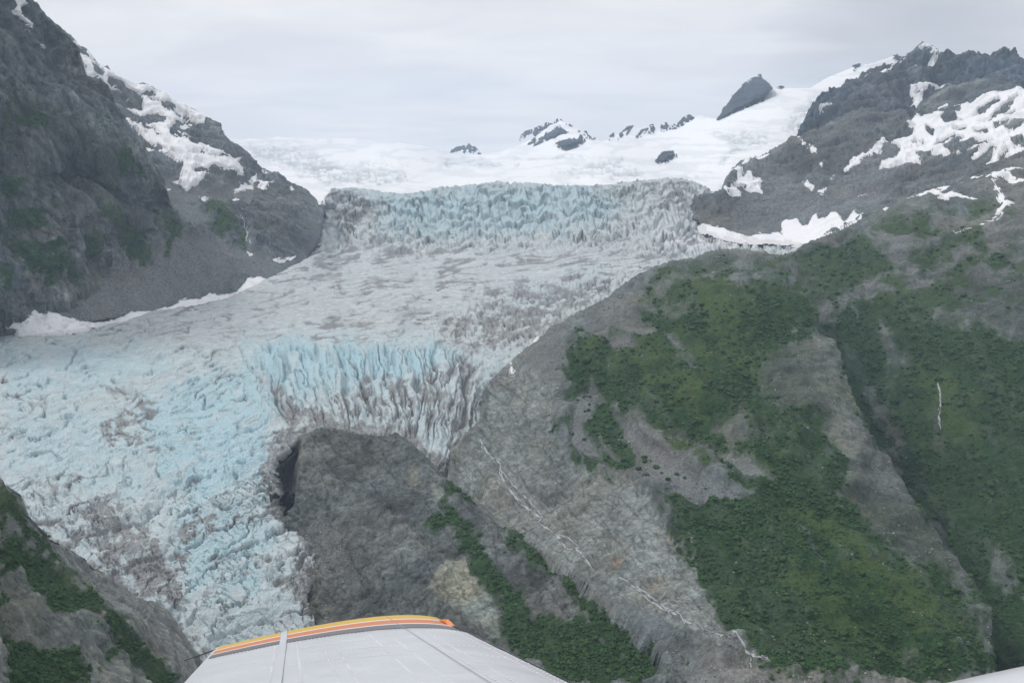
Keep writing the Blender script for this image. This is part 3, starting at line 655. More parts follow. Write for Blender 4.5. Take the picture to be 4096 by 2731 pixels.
# ---- rock knob
VEG_K = ['I 720,370 800,430 860,560 980,650 1000,740 1110,880 1230,960 1330,1110 1480,1130 1700,1180 1900,1300 2050,1600 1450,1600 1200,1350 1110,1280 1110,1100 1000,920 900,850 860,700 790,550', 'I 1040,430 1150,490 1260,580 1400,700 1560,820 1590,900 1450,880 1330,770 1200,640', 'I 740,250 820,280 900,340 860,340', 'I 1560,900 1700,1000 1900,1150 2100,1350 2200,1567 1950,1500 1700,1250', 'I 640,470 700,480 710,550 650,540', 'Q 1840,1130 1930,1180 2100,1350 2230,1560 2000,1560 1900,1330', 'Q 1640,1300 1780,1280 1840,1360 1760,1400']
def det_knob(P, X, Y):
    d, low, r2, f = rock_disp(P, 15, 150, 2.4, 7, (.5, .1, -.85), 4, .3, .45, .6)
    nz = pix_noise(X, Y, 28)
    c = cover(X, Y, (0, .12, 0), [(0, s, .92, 5, 18) for s in VEG_K], nz)
    spots = sstep(.42, .62, pix_noise(X, Y, 29, 9)) * .8
    c[0] = np.maximum(c[0], spots * sstep(560, 420, X) * sstep(440, 500, Y))
    holes = sstep(.34, .55, pix_noise(X + Y * .5, Y * .5, 30, 18)) * sstep(500, 560, X)
    c[0] *= 1 - .9 * holes
    pale = cover(X, Y, (0,), [(0, 'I 750,760 870,720 900,860 1000,960 1110,1150 1090,1270 950,1220 800,1100 600,950', 1, 4, 7), (0, 'Q 1480,760 1560,760 1640,950 1500,950', .6, 4, 7), (0, 'Q 1700,900 1840,1120 1820,1160 1720,1000', 1, 3, 4)], nz)[0]
    gr = sstep(.2, .5, fbm(P[..., 0], P[..., 1], P[..., 2], 60, 8, .6, False, 72))
    scr = cover(X, Y, (0,), [(0, 'Q 520,1400 700,1300 900,1450 1000,1800 500,1800', .8, 8, 10)], nz)[0]
    t = tint_of(P, X, Y, (.118, .122, .122), 7, .2, 140, .03) * r2[..., None]
    t = t * (1 - pale[..., None] * .8) + pale[..., None] * .8 * tint_of(P, X, Y, (.265, .27, .235), 17, .12, 60)
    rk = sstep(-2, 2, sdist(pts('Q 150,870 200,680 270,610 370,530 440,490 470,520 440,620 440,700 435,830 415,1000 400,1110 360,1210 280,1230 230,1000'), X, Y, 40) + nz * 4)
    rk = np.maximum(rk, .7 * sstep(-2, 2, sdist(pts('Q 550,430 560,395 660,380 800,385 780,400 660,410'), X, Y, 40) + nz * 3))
    t *= (1 - .60 * rk)[..., None]                     # shade of the recess beside the ice, painted into the rock tint
    d = d - rk * 52
    da, db = X * .55 + Y * .83, X * .83 - Y * .55
    jn = np.maximum(crk(da * .3 + nz * 3, db + nz * 8, 15, .07, 31), .8 * crk(da + nz * 6, db * .4 + nz * 4, 16, .06, 32))
    t = t * (1 - .32 * jn)[..., None]; d = d - jn * 2
    d = d + c[0] * fbm(P[..., 0], P[..., 1], P[..., 2], 12, 2.4, .6, False, 67) * 2.2
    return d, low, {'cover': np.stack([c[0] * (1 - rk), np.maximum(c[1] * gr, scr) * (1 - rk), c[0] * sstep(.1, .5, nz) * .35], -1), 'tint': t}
KNOB.detail = det_knob
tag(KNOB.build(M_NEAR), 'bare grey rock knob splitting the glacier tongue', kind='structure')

# ---- left bank
VEG_S = ['F -20,1105 30,1145 50,1200 100,1260 150,1320 240,1410 330,1490 390,1568 400,1620 -20,1620']
ROCK_S = ['F -10,1310 60,1340 110,1400 200,1430 260,1500 330,1568 330,1600 180,1600 150,1500 60,1480 -10,1500', 'F 0,1190 50,1240 80,1290 30,1260 0,1230', 'F 120,1300 180,1380 200,1400 150,1350', 'F 290,1450 330,1500 320,1510']
def det_bank(P, X, Y):
    d, low, r2, f = rock_disp(P, 12, 95, 2.0, 8, (.6, .1, -.8), 4, .35, .45, .5)
    nz = pix_noise(X, Y, 31)
    c = cover(X, Y, (0, .2, 0), [(0, VEG_S[0], .95, 4, 12)] + [(0, s, .15, 6, 24) for s in ROCK_S], nz)
    c[0] = np.maximum(c[0], sstep(.1, .4, pix_noise(X, Y, 33, 20)) * .85 * sstep(0, 6, sdist(pts(VEG_S[0]), X, Y, 30)))
    gs = sstep(-.05, .35, pix_noise(X, Y, 32, 26)) * c[0] * .75
    t = tint_of(P, X, Y, (.20, .202, .198), 8, .12, 60, .04) * r2[..., None]
    d = d + c[0] * fbm(P[..., 0], P[..., 1], P[..., 2], 10, 2.0, .6, False, 68) * 2.0
    return d, low, {'cover': np.stack([c[0], c[1], gs], -1), 'tint': t}
BANK.detail = det_bank
tag(BANK.build(M_NEAR), 'steep green bank below the ice in the lower left corner', kind='structure')

# ---- glacier
DIRT_G = [('U 80,260 330,240 560,280 640,420 640,520 560,620 300,640 120,600', .50, 14), ('U 120,800 560,760 1100,800 1300,840 900,920 500,960 200,1060 -100,1080 -60,900', .44, 12), ('U -100,1000 500,960 1300,960 1200,1100 700,1150 200,1200 -200,1280', .26, 14), ('V 1400,850 1900,780 2000,860 1800,960 1760,1100 1500,1060 1350,950', .42, 12), ('V 900,800 1250,790 1250,1000 1050,1000 900,900', .35, 10), ('F 1130,660 1300,640 1390,640 1385,690 1240,780 1150,850 1040,800 1000,740 1080,700', .40, 12), ('F 760,930 880,860 1020,830 1110,830 1110,960 1045,1040 960,1010 890,990 800,980', .46, 14), ('F 640,960 700,920 790,950 830,1000 720,985 640,1050 620,1020', .62, 10), ('F 170,1180 250,1150 380,1230 420,1330 430,1390 370,1390 300,1370 220,1290', .66, 12), ('F 60,1100 180,1090 250,1160 240,1260 120,1240', .40, 12), ('F 690,1230 740,1300 725,1420 690,1420 670,1320', .55, 10), ('F 400,1240 450,1180 620,1180 560,1200 430,1260', .52, 8), ('F 230,900 330,870 370,930 300,960', .45, 10), ('F 240,960 300,930 330,1000 270,1020', .6, 10), ('F 880,980 960,1000 1070,1110 1040,1140 940,1030', .66, 8), ('F 350,1390 440,1460 520,1520 470,1560 420,1480', .5, 8), ('F 620,1000 650,1030 625,1080 640,1200 610,1150 600,1050', .32, 8), ('F 1050,960 1110,940 1110,1000 1040,1040', .5, 8)]
BLUE_G = [('F 600,760 760,770 1000,780 1060,830 960,890 800,900 700,930 640,900 560,830', .85), ('F 300,930 480,850 620,830 640,960 620,1100 470,1180 380,1120', .8), ('F 0,800 300,790 400,830 250,900 0,930', .55), ('F 400,1180 620,1120 640,1300 560,1420 430,1380', .7), ('U 250,260 2352,190 2352,640 1000,700 600,640 650,450', .62), ('F 1180,660 1380,630 1330,690 1200,710', .6), ('F 0,930 300,930 400,1150 200,1150 0,1080', .5), ('V 0,780 900,800 1200,1000 900,1200 0,1200', .6)]
P_FAN = pts('F 540,770 760,755 1010,770 1130,840 1110,960 1040,1070 880,990 640,965 590,900')
P_SIDE = pts('F 1080,690 1390,620 1500,610 1385,700 1180,840 1100,830 1000,760')
def det_ice(P, X, Y):
    x, y, z = (P[..., i] for i in range(3))
    nz = pix_noise(X, Y, 23, 20); o = 0 * X
    s = fbm(x, y, z, 160, 20, .5, False, 14)
    big_n = fbm(X, Y, o + 1.5, 70, 20, .5, False, 51)
    patch = sstep(-.2, .3, big_n * 1.2 + nz * .6)
    wU = sstep(262, 236, Y + nz * 16 - 10 * sstep(600, 680, X))
    wL = sstep(332, 352, Y - (X - 250) * .02 + nz * 14) * sstep(700, 560, X)
    wS = sstep(-14, 10, sdist(P_SIDE, X, Y, 40) + nz * 8) * (1 - wL)
    wM = np.clip(1 - wU - wL, 0, 1)
    # upper icefall: ledges of upright towers
    t = (Y + nz * 15 + big_n * 18 + X * .02 + perlin(X / 14, Y / 40, o) * 6 + perlin(X / 5, Y / 60, o + 2) * 3.5) / 9.5
    row = np.floor(t); fr = t - row
    wx = X / 8.5 + nz * .9 + (fr - .5) * perlin(X / 12, row * 2.9, o + 8) * 2.2 + perlin(X / 30, row * 1.7, o + .5) * 1.4
    f1, ed, rnd = cells(wx, row * 3.13 + .5, o + .5, 1)
    f2, ed2, rnd2 = cells(wx * 2.3, row * 2.31 + fr * .8, o + 2.5, 2)
    up = fr ** .8 * 20 + (rnd[..., 0] - .5) * 14 - 7 * (1 - sstep(0, .16, ed)) - 2.2 * (1 - sstep(0, .2, ed2)) + (rnd2[..., 0] - .5) * 4 - 8 * sstep(.86, 1, fr)
    # gentle middle reach: flow-parallel ribs and hairline crevasses
    fx, fy = X + Y * .3, Y + X * .125
    rib = fbm(fx / 6.0 + nz * 1.5, fy + nz * 4 + big_n * 6, o, 8, 1.5, .62, True, 16)
    rib2 = fbm(fx / 3.2 + nz * 2, fy * 1.2 + nz * 5, o + 4, 13, 2.0, .55, True, 17)
    brk = sstep(-.25, .15, fbm(fx * .5, fy, o + 7, 9, 2, .6, False, 47))
    hc = np.maximum(crk(fx / 10, fy + nz * 1.4, 4.4, .15, 1) * sstep(-.1, .3, nz + big_n), crk(fx / 12 + nz * .5, fy + nz * 1.6 + big_n * 6, 7, .10, 2)) * brk
    hc = np.maximum(hc, .8 * crk(fx / 5 + nz, fy * .9 - nz * 1.5, 3.2, .16, 3) * sstep(-.1, .3, nz - big_n) * brk)
    mid = rib * 2.8 + rib2 * 2.4 + big_n * 8 - hc * 6
    # lower icefall: fins fanning round the knob, crescents and blocks on the tongue
    ax, ay = X - 432.0, 640.0 - Y
    R = np.hypot(ax, ay) + 1; th = np.arctan2(ax, ay) * 250
    wf = sstep(-22, 22, sdist(P_FAN, X, Y, 60) + nz * 22)
    ft, fr2 = th * 1.0 + nz * 7 + s * 8, R * .17 + nz * 3
    fin = fbm(ft, fr2, o, 17, 4, .4, True, 18)
    finv = sstep(.35, -.15, fin)
    fc = np.maximum(crk(ft, fr2, 13, .12, 4), .7 * crk(ft, fr2 * 1.3, 6, .14, 5))
    fan = fin * 17 - fc * 9 + s * 6
    u1, v1 = X * .95 - Y * .30, X * .30 + Y * .95
    au, av = u1 * .30 + nz * 3, v1 + nz * 5 + big_n * 14
    arc = fbm(au, av, o, 16, 3, .45, True, 20)
    brk2 = sstep(-.22, .12, fbm(X, Y * 1.2, o + 17, 13, 2.5, .6, False, 48))
    ar = np.maximum(crk(au, av, 13, .10, 6), .8 * crk(au * 1.3, av, 6.5, .12, 7) * sstep(.0, .4, big_n + nz)) * brk2
    u2, v2 = X * .83 - Y * .55, X * .55 + Y * .83
    bu, bv = u2 * .22 + big_n * 8 + nz * 4, v2 * .85 + nz * 9 + big_n * 18
    blade = fbm(bu, bv, o + 6, 44, 7, .42, True, 22)
    chaos = fbm(X + nz * 10, Y * 1.2 + nz * 8, o + 2, 18, 3.5, .45, True, 25)
    cu, cv = X + nz * 14, Y * 1.1 + nz * 12
    bc = np.maximum(crk(bu, bv, 19, .10, 8), .5 * crk(cu, cv, 15, .07, 9))
    bc = bc * (.25 + .75 * brk2)
    bc = np.maximum(bc, .6 * crk(cu * .8, cv * 1.3, 6, .12, 10) * sstep(.05, .4, big_n + nz))
    wB = sstep(425, 500, Y + nz * 30 + (X - 130) * .05)
    hl = crk(u1 * .16 + nz, v1 + nz * 4 + big_n * 14, 4.2, .17, 12) * sstep(-.3, .1, fbm(X * .5, Y, o + 19, 10, 2.5, .6, False, 52))
    main = (1 - wB) * (arc * 4.5 - ar * 8 - hl * 4 + s * 7) + wB * (blade * 18 + chaos * 2.6 - bc * 9 + s * 8)
    f3, e3, r3 = cells(X / 7 + nz, Y / 5 + nz, o + .5, 5)
    side = (r3[..., 0] - .5) * 10 - 7 * (1 - sstep(0, .2, e3)) + rib * 3 - hc * 3
    low = wf * fan + (1 - wf) * main
    d = wU * up + wM * mid + wL * low
    d = d * (1 - wS) + side * wS
    d = d + fbm(x, y, z, 9, 3, .6, False, 41) * .9
    # ice tint and debris
    dirt = np.zeros(X.shape)
    for p, st, rag in DIRT_G:
        dirt = np.maximum(dirt, st * sstep(-10, 10, sdist(pts(p), X, Y, 40) + nz * rag * 2.6))
    rimk = np.maximum(sstep(-20, -1, sdist(P_KV, X, Y, 40) + nz * 14) * .72 * sstep(430, 470, X + Y * .3 + 150) , sstep(-12, 0, sdist(P_R, X, Y, 40) + nz * 8) * .5 * (Y > 300))
    rimk = np.maximum(rimk, sstep(-9, 0, sdist(P_S, X, Y, 40) + nz * 8) * .6)
    dirt = np.maximum(dirt, rimk)
    hf = fbm(fx * .55, fy * 1.25, o + 13, 8, 1.4, .68, False, 49) * 1.5 + .5
    hf2 = fbm(X * 1.2, Y * .8, o + 15, 8, 1.4, .68, False, 50) * 1.5 + .5
    hf = np.where(wL > .5, hf2 * .5 + hf * .5, hf)
    dirt = sstep(.95 - dirt * 1.0, 1.5 - dirt * 1.0, hf + .25) * np.minimum(dirt * 1.25, .72) + dirt * .25
    blue = .24 * wL
    for p, st in BLUE_G:
        blue = np.maximum(blue, st * sstep(-18, 18, sdist(pts(p), X, Y, 40) + nz * 30))
    dark = sstep(.62, .78, fbm(fx * .45, fy * 1.1, o + 3, 9, 1.5, .65, False, 43) + .3) * .9
    band = .15 * sstep(-.2, .3, fbm(fx / 9, fy, o + 11, 26, 3, .6, False, 46))
    midd = .10 + hc * (.55 + .45 * patch) + dark * patch + band + .18 * sstep(.45, .15, rib)
    lowd = (1 - wf) * ((1 - wB) * (hl * (.14 + .3 * patch) + ar * (.18 + .55 * patch) + dark * .6 * patch + .15 * sstep(.4, .1, arc)) + wB * (bc * (.25 + .45 * patch) + .30 * sstep(.40, .05, blade) * (.3 + patch) + dark * .5)) + wf * (.5 * finv + .40 * fc)
    upd = .45 * (1 - sstep(0, .13, ed)) * sstep(-.3, .1, nz) + .14 * (1 - sstep(0, .2, ed2)) + .6 * sstep(.82, .97, fr) * sstep(-.2, .2, nz) + .3 * sstep(.1, .5, perlin(X / 3.1, row * 2.2, o + 3.5)) * sstep(-.1, .3, big_n) + .12 * rnd[..., 1]
    dirt = dirt * (1.0 - .25 * wL * sstep(.5, .8, np.where(wf > .5, fin, arc))) + wU * upd * .66 + wM * midd + wL * lowd
    snow = sstep(.2, .5, fbm(fx * .3, fy * 1.3, o, 10, 2, .6, False, 45)) * wM * .35 + wU * .35 * sstep(.12, .0, fr) * sstep(-.1, .3, nz)
    snow = np.maximum(snow, sstep(-3, 3, sdist(pts('V 1450,1340 1600,1290 1800,1320 1850,1290 2000,1250 2200,1260 2352,1330 2352,1400 2000,1380 1800,1400 1600,1400'), X, Y, 30) + nz * 18 - hc * 6) * .7)
    crest = sstep(.55, .9, np.where(wf > .5, fin, np.where(wB > .5, blade, arc))) * wL
    slit = wL * np.where(wf > .5, np.maximum(finv, fc), np.where(wB > .5, bc, ar))
    blue = np.clip(blue * (1 - .5 * wM) * (1 - .5 * crest) + .35 * slit * blue, 0, 1)
    return d, 0 * d, {'ice': np.clip(np.stack([dirt, blue, snow], -1), 0, 1)}
GLACIER.detail = det_ice
tag(GLACIER.build(M_ICE, 24), 'crevassed blue white glacier flowing from the snowfield down past the rock knob', kind='structure')
# ---------------------------------------------------------------- snow patches lying on the rock
def snow_patch(layer, spec, label, holes=(), rag=1.6, hole_rag=3.5, thick=1.0, group=None, dirt=0.0, loose=False):
    poly = pts(spec); hs = [pts(h) for h in holes]
    w = poly.max(0) - poly.min(0)
    st = .45 if max(w) < 60 else .75
    lo, hi = poly.min(0) - 4, poly.max(0) + 4
    lo[0] = max(lo[0], -40); hi[0] = min(hi[0], 1060)
    X, Y = np.meshgrid(np.arange(lo[0], hi[0], st), np.arange(lo[1], hi[1], st))
    Y = np.maximum(Y, layer.sky(X) + .15)
    layer.loose = loose
    P, Ns, D, deep = layer.surf(X, Y)
    layer.loose = False
    d, low, at = layer.detail(P, X, Y)
    nz = fbm(X, Y * 1.5, 0 * X + 3.3, 9, 1.4, .65, False, 90)
    m = sdist(poly, X, Y, 40) + nz * rag
    if loose: m = np.maximum(m, np.maximum(sdist(poly, X, Y - 1.6, 40), sdist(poly, X, Y - 3.2, 40)) + nz * rag)
    m = m + (.2 if loose else .55)
    for h in hs: m = np.minimum(m, -sdist(h, X, Y, 40) + nz * hole_rag)
    if len(hs): m = np.minimum(m, 3.2 - sstep(.42, .66, fbm(X + Y * .3, Y * 1.8 - X * .5, 0 * X, 15, 1.5, .6, False, 91)) * 9)
    hf = d - low
    sg = max(float(hf.std()), .4)
    lift = (sg * 1.25 + .4) * thick
    off = -sg * 3 + (lift + sg * 3) * sstep(-1.8, 1.6, m)
    V = P + Ns * ((low + hf * .55) * layer.edge(X, Y) + off)[..., None]
    ice = np.stack([np.maximum(dirt * sstep(.0, .5, nz), .34 * sstep(1.6, .2, m + nz * 2)), .22 * sstep(.0, .5, fbm(X, Y * 1.6, 0 * X + 8, 14, 2, .6, False, 93)), 0 * X], -1)
    o = mesh_obj('snow_patch', V.reshape(-1, 3), grid_faces(*X.shape, m > -2.0), M_SNOW, {'ice': ice.reshape(-1, 3)})
    return tag(o, label, 'snow patch', group or 'snow patches on the mountainsides')
L_, S_, R_, C_, W_, V_ = LEFT, SLOPE, RIDGE, PEAKS, CLIFF, WALL
snow_patch(L_, 'A 505,385 640,460 780,532 870,577 1000,624 1100,670 1180,707 1250,737 1340,792 1420,850 1375,835 1390,885 1300,855 1240,850 1190,890 1155,940 1170,985 1250,1010 1340,1040 1420,1050 1480,1085 1560,1118 1470,1105 1350,1090 1285,1105 1350,1110 1500,1125 1640,1125 1600,1160 1640,1200 1650,1245 1590,1225 1520,1195 1460,1175 1400,1180 1330,1200 1310,1240 1380,1235 1420,1235 1370,1280 1280,1325 1240,1305 1180,1265 1230,1265 1235,1200 1150,1140 1080,1090 1150,1110 1230,1150 1180,1110 1080,1060 980,1000 900,940 815,850 850,860 930,905 1000,950 1080,990 1130,990 1050,930 1000,905 1090,905 1130,890 1140,850 1090,795 1010,800 965,830 900,790 870,765 815,730 900,690 800,640 710,595 740,660 750,720 770,745 740,700 720,640 690,570 590,555 550,500 530,440', 'large white snow slope with rock islands high on the left mountain',
           ('A 605,490 650,490 690,540 680,555 620,530', 'A 715,560 800,580 880,640 960,690 975,770 900,760 820,730 890,685 840,660 780,620 730,590', 'A 960,680 1000,660 1065,685 1060,705 1000,690', 'A 1085,745 1150,760 1230,810 1290,845 1230,830 1150,790', 'A 1020,715 1085,735 1050,738'), rag=1.4, hole_rag=1.2, thick=1.9)
for spec, label in (
    ('A 60,-30 125,-30 130,40 95,75 100,110 140,150 165,210 140,190 110,165 70,115 40,85 60,50', 'narrow snow couloir at the very top of the left cliff'),
    ('A 115,205 150,215 160,250 130,235 105,215', 'small snow scrap just under the couloir on the left cliff'),
    ('A 245,298 272,315 258,335 238,315', 'tiny snow spot alone on the dark left cliff'),
    ('A 466,280 510,308 548,382 520,378 493,330', 'slanting snow strip beside the left skyline above the snow slope'),
    ('A 588,355 622,405 684,474 662,472 617,425 592,385', 'thin curved snow streak below the left skyline rocks'),
    ('A 698,846 740,868 840,948 960,1028 1042,1077 1000,1072 900,1012 778,932', 'long thin diagonal snow streak below the left snow slope'),
    ('A 888,840 928,836 906,864', 'small snow spot at the upper end of the grey scree'),
    ('A 1213,905 1270,892 1320,918 1280,927', 'upper snow spot inside the dark rock island on the left mountain'),
    ('A 1223,950 1280,963 1342,986 1250,977', 'lower snow spot inside the dark rock island on the left mountain'),
    ('A 1328,945 1387,948 1352,959', 'smallest snow spot inside the dark rock island on the left mountain'),
    ('A 1478,848 1522,893 1538,942 1508,892', 'steep snow strip near the end of the left skyline'),
    ('A 1518,963 1584,1012 1548,997', 'thin snow line low on the left skyline spur'),
    ('A 1298,868 1388,915 1338,902', 'thin snow streak above the dark rock island'),
    ('A 1693,1265 1755,1233 1772,1300 1800,1310 1897,1293 1815,1357 1768,1322', 'forked snow patch above the rounded brown outcrop'),
    ('A 1568,1350 1630,1310 1640,1280 1742,1305 1737,1337 1680,1327 1630,1342', 'broad snow patch left of the forked one'),
    ('A 1363,1375 1430,1373 1442,1390 1400,1400', 'oval snow patch on the grey scree below the snow slope'),
    ('A 1583,1405 1610,1396 1622,1415 1600,1427', 'small round snow patch under the broad one'),
    ('A 1803,1198 1892,1210 1850,1217', 'thin snow dash on the dark left spur'),
    ('A 1113,1296 1152,1325 1128,1324', 'short snow wedge at the left edge of the scree'),
    ('A 2003,1333 2027,1328 2015,1352', 'tiny snow dot near the foot of the left spur'),
    ('D 1878,232 1960,223 2027,209 1980,237 1920,244', 'small snow sliver in the gully where the left rock meets ice'),
    ('D 1688,193 1727,210 1710,214', 'tiny snow fleck below the thin waterfall')):
    snow_patch(W_ if 'left cliff' in label else L_, spec, label, rag=1.0, thick=1.9 if 'left cliff' in label else 1.2)
for spec, label, dr in (
    ('D 3,650 40,610 110,598 130,620 150,655 200,620 220,580 260,557 340,565 420,600 520,635 625,660 580,685 420,705 300,722 180,740 118,735 125,690 100,680 20,675', 'large cone shaped snow drift at the left end of the ice margin', .5),
    ('D 885,600 920,578 1060,575 1160,545 1250,500 1370,485 1450,450 1540,465 1620,445 1700,345 1850,350 1935,333 1840,375 1740,418 1630,460 1500,520 1350,560 1100,600 960,620 860,640 700,668 625,668 790,645', 'long snow drift along the left edge of the glacier', .15)):
    snow_patch(L_, spec, label, rag=1.6, thick=1.2, dirt=dr, loose=True)
snow_patch(S_, 'C 1550,885 1620,850 1740,820 1850,750 1950,740 2000,745 2020,720 2150,690 2300,645 2400,655 2400,1060 2250,1110 2150,1170 2065,1190 2120,1130 2180,1060 2150,1045 2050,1110 2010,1125 2100,1060 2000,1060 1920,1100 1850,1115 1740,1100 1680,1085 1620,1095 1620,1120 1655,1135 1640,1160 1560,1150 1480,1155 1430,1185 1360,1180 1370,1155 1450,1130 1490,1080 1495,1050 1440,1010 1390,985 1440,1000 1500,985 1590,965 1610,910', 'large sloping snow sheet broken by many rock islands on the right mountain',
           ('C 1810,850 1850,805 1780,800 1850,760 1930,765 1930,800 1890,810 1905,850 1950,860 1880,880 1830,875', 'C 2030,820 2080,760 2180,730 2170,755 2080,810', 'C 2060,885 2140,840 2230,780 2300,720 2270,770 2200,830 2120,880', 'C 2235,850 2290,815 2295,845 2250,865', 'C 1700,900 1745,930 1730,950 1700,940', 'C 1890,920 1960,910 1970,930 1900,935', 'C 2030,945 2090,935 2120,960 2060,970', 'C 2165,920 2250,895 2220,925 2170,945', 'C 2240,940 2300,900 2380,900 2340,930 2260,945', 'C 1740,1030 1780,995 1890,970 1800,1020', 'C 1855,1020 1910,980 1950,990 1890,1020', 'C 1810,1060 1870,1030 2000,1015 2100,1000 2160,1015 2130,1040 2000,1055 1900,1095 1850,1090', 'C 2285,1020 2340,1010 2380,1040 2300,1050', 'C 1590,1000 1610,990 1620,1015', 'C 1640,990 1660,985 1655,1010', 'C 2160,1150 2200,1090 2240,1075 2220,1110 2180,1155'), rag=1.6, hole_rag=2.0, thick=1.6)
for spec, label in (
    ('C 798,953 830,998 868,1052 843,1047 808,995', 'upper snow thread in the gully behind the dark pyramid'),
    ('C 873,1033 922,1058 947,1122 918,1107 893,1067', 'lower snow thread in the gully behind the dark pyramid'),
    ('C 943,1153 972,1163 965,1184', 'small snow tip at the foot of the gully'),
    ('C 1018,1243 1062,1238 1040,1267', 'small snow triangle on brown scree below the dark buttress'),
    ('C 1118,1187 1150,1150 1210,1110 1290,1075 1320,1040 1368,1000 1355,938 1392,985 1377,1000 1382,1050 1350,1092 1290,1132 1283,1102 1230,1142 1170,1178', 'winged snow patch climbing to a notch on the right mountain'),
    ('C 833,1278 870,1293 908,1315 895,1333 858,1307', 'diagonal snow smear on scree below the pyramid'),
    ('C 943,1343 997,1333 987,1362 958,1362', 'small blocky snow patch on scree below the pyramid'),
    ('C 1208,1353 1282,1353 1272,1370 1220,1372', 'flat snow dash in the middle of the right scree'),
    ('C 305,1200 350,1188 388,1185 412,1240 470,1213 492,1250 553,1243 532,1280 548,1338 500,1332 430,1312 380,1322 328,1312 370,1270 360,1240 308,1240', 'ragged snow patch above the dark rock dome'),
    ('C 413,1142 480,1100 593,1078 560,1102 450,1142', 'slanting snow band under the snowfield edge left of the pyramid'),
    ('C 255,1300 320,1333 397,1343 397,1377 320,1372 285,1345', 'snow apron on top of the dark rock dome'),
    ('C 676,1545 710,1498 740,1520 790,1513 830,1558 860,1565 880,1530 930,1478 950,1530 1000,1520 1040,1478 1090,1490 1120,1540 1150,1510 1190,1468 1230,1510 1275,1508 1230,1600 1050,1700 890,1685 700,1650 685,1610', 'large fan of snow fingers above the far right glacier edge'),
    ('G 120,0 150,-15 290,-5 330,28 440,58 500,42 660,38 720,73 860,100 700,92 560,72 420,70 300,45', 'thin snow rim along the foot of the right scree'),
    ):
    snow_patch(S_, spec, label, rag=1.2, loose='glacier edge' in label or 'rim' in label)
for spec, label in (
    ('C 1595,390 1640,345 1660,340 1650,320 1690,312 1720,335 1700,370 1735,370 1795,365 1780,390 1740,410 1755,430 1720,490 1690,470 1720,430 1690,430 1700,400 1670,430 1655,425 1680,390 1660,375 1620,390', 'branching snow right under the highest summit'),
    ('C 1793,400 1852,393 1820,417', 'small snow spot on the ridge right of the summit'),
    ('C 1642,430 1630,472 1588,522 1613,470', 'thin snow gully below the summit'),
    ('C 1343,572 1390,520 1450,485 1510,440 1527,433 1490,492 1440,512 1430,542 1380,577', 'stepped snow ledges left of the summit'),
    ('C 1248,607 1290,568 1327,563 1260,622', 'short snow ledge on the left shoulder of the summit ridge'),
    ('C 1268,562 1300,508 1322,503 1290,547', 'thin snow ledge near the left skyline of the summit ridge'),
    ('C 953,852 1000,808 1030,768 1050,785 1102,800 1040,812 980,852', 'snow wedge on the dark buttress beside the hanging ice'),
    ('C 1543,663 1600,665 1660,640 1740,603 1760,620 1830,598 1845,610 1780,640 1700,660 1645,710 1640,770 1582,838 1550,780 1580,745 1543,700', 'hooked snow col between the two dark ridges')):
    snow_patch(C_, spec, label, rag=1.1)
for spec, label in (
    ('C 1538,1385 1660,1373 1730,1323 1792,1345 1780,1370 1810,1398 1920,1393 2000,1413 2112,1410 2000,1428 1850,1422 1740,1398 1640,1403 1600,1392', 'long flat snow streak across the near right hill'),
    ('C 1750,1320 1830,1298 1867,1315 1830,1352 1790,1335', 'snow patch touching the long streak from above'),
    ('C 1878,1312 1900,1293 1957,1283 1942,1312 1890,1318', 'small snow patch above the long flat streak'),
    ('C 1963,1270 2000,1240 2100,1218 2180,1190 2400,1155 2400,1190 2240,1215 2260,1250 2400,1262 2290,1307 2240,1302 2250,1262 2150,1292 2100,1277 2000,1262', 'wide snow sheet at the right edge of the near hill'),
    ('C 2143,1298 2187,1330 2212,1380 2242,1420 2237,1458 2325,1463 2250,1502 2200,1552 2148,1557 2190,1510 2220,1480 2178,1420 2188,1380 2148,1340', 'winding snow channel running down the near right hill'),
    ('C 1553,1438 1592,1438 1570,1452', 'tiny snow scrap under the long flat streak'),
    ('C 1393,1463 1428,1475 1410,1488', 'tiny snow scrap on the crest of the near hill'),
    ('C 1878,1540 1922,1528 1900,1550', 'lonely snow dot on brown ground below the streaks'),
    ('G 1848,102 2012,63 2002,82 1870,112', 'lower straight snow strip on the right hill'),
    ('G 2038,47 2090,15 2212,-3 2200,17 2060,57', 'upper straight snow strip on the right hill'),
    ('E 1438,683 1520,655 1630,605 1632,618 1540,670 1470,687', 'snow strip at the ice edge on the dark moraine'),
    ('E 1308,800 1395,768 1397,785 1350,805', 'snow patch at the ice edge near the moraine foot'),
    ('E 1293,845 1350,818 1318,848', 'small snow patch below the one at the moraine foot'),
    ('E 1213,875 1262,872 1240,888', 'snow scrap low on the moraine edge'),
    ('E 1160,1020 1170,955 1198,1000 1180,1022', 'upright snow patch on the slab beside the ice'),
    ('E 1685,538 1735,517 1715,540', 'tiny snow dash high on the moraine edge')):
    snow_patch(R_ if spec[0] == 'E' else V_, spec, label, rag=.8, thick=1.2)

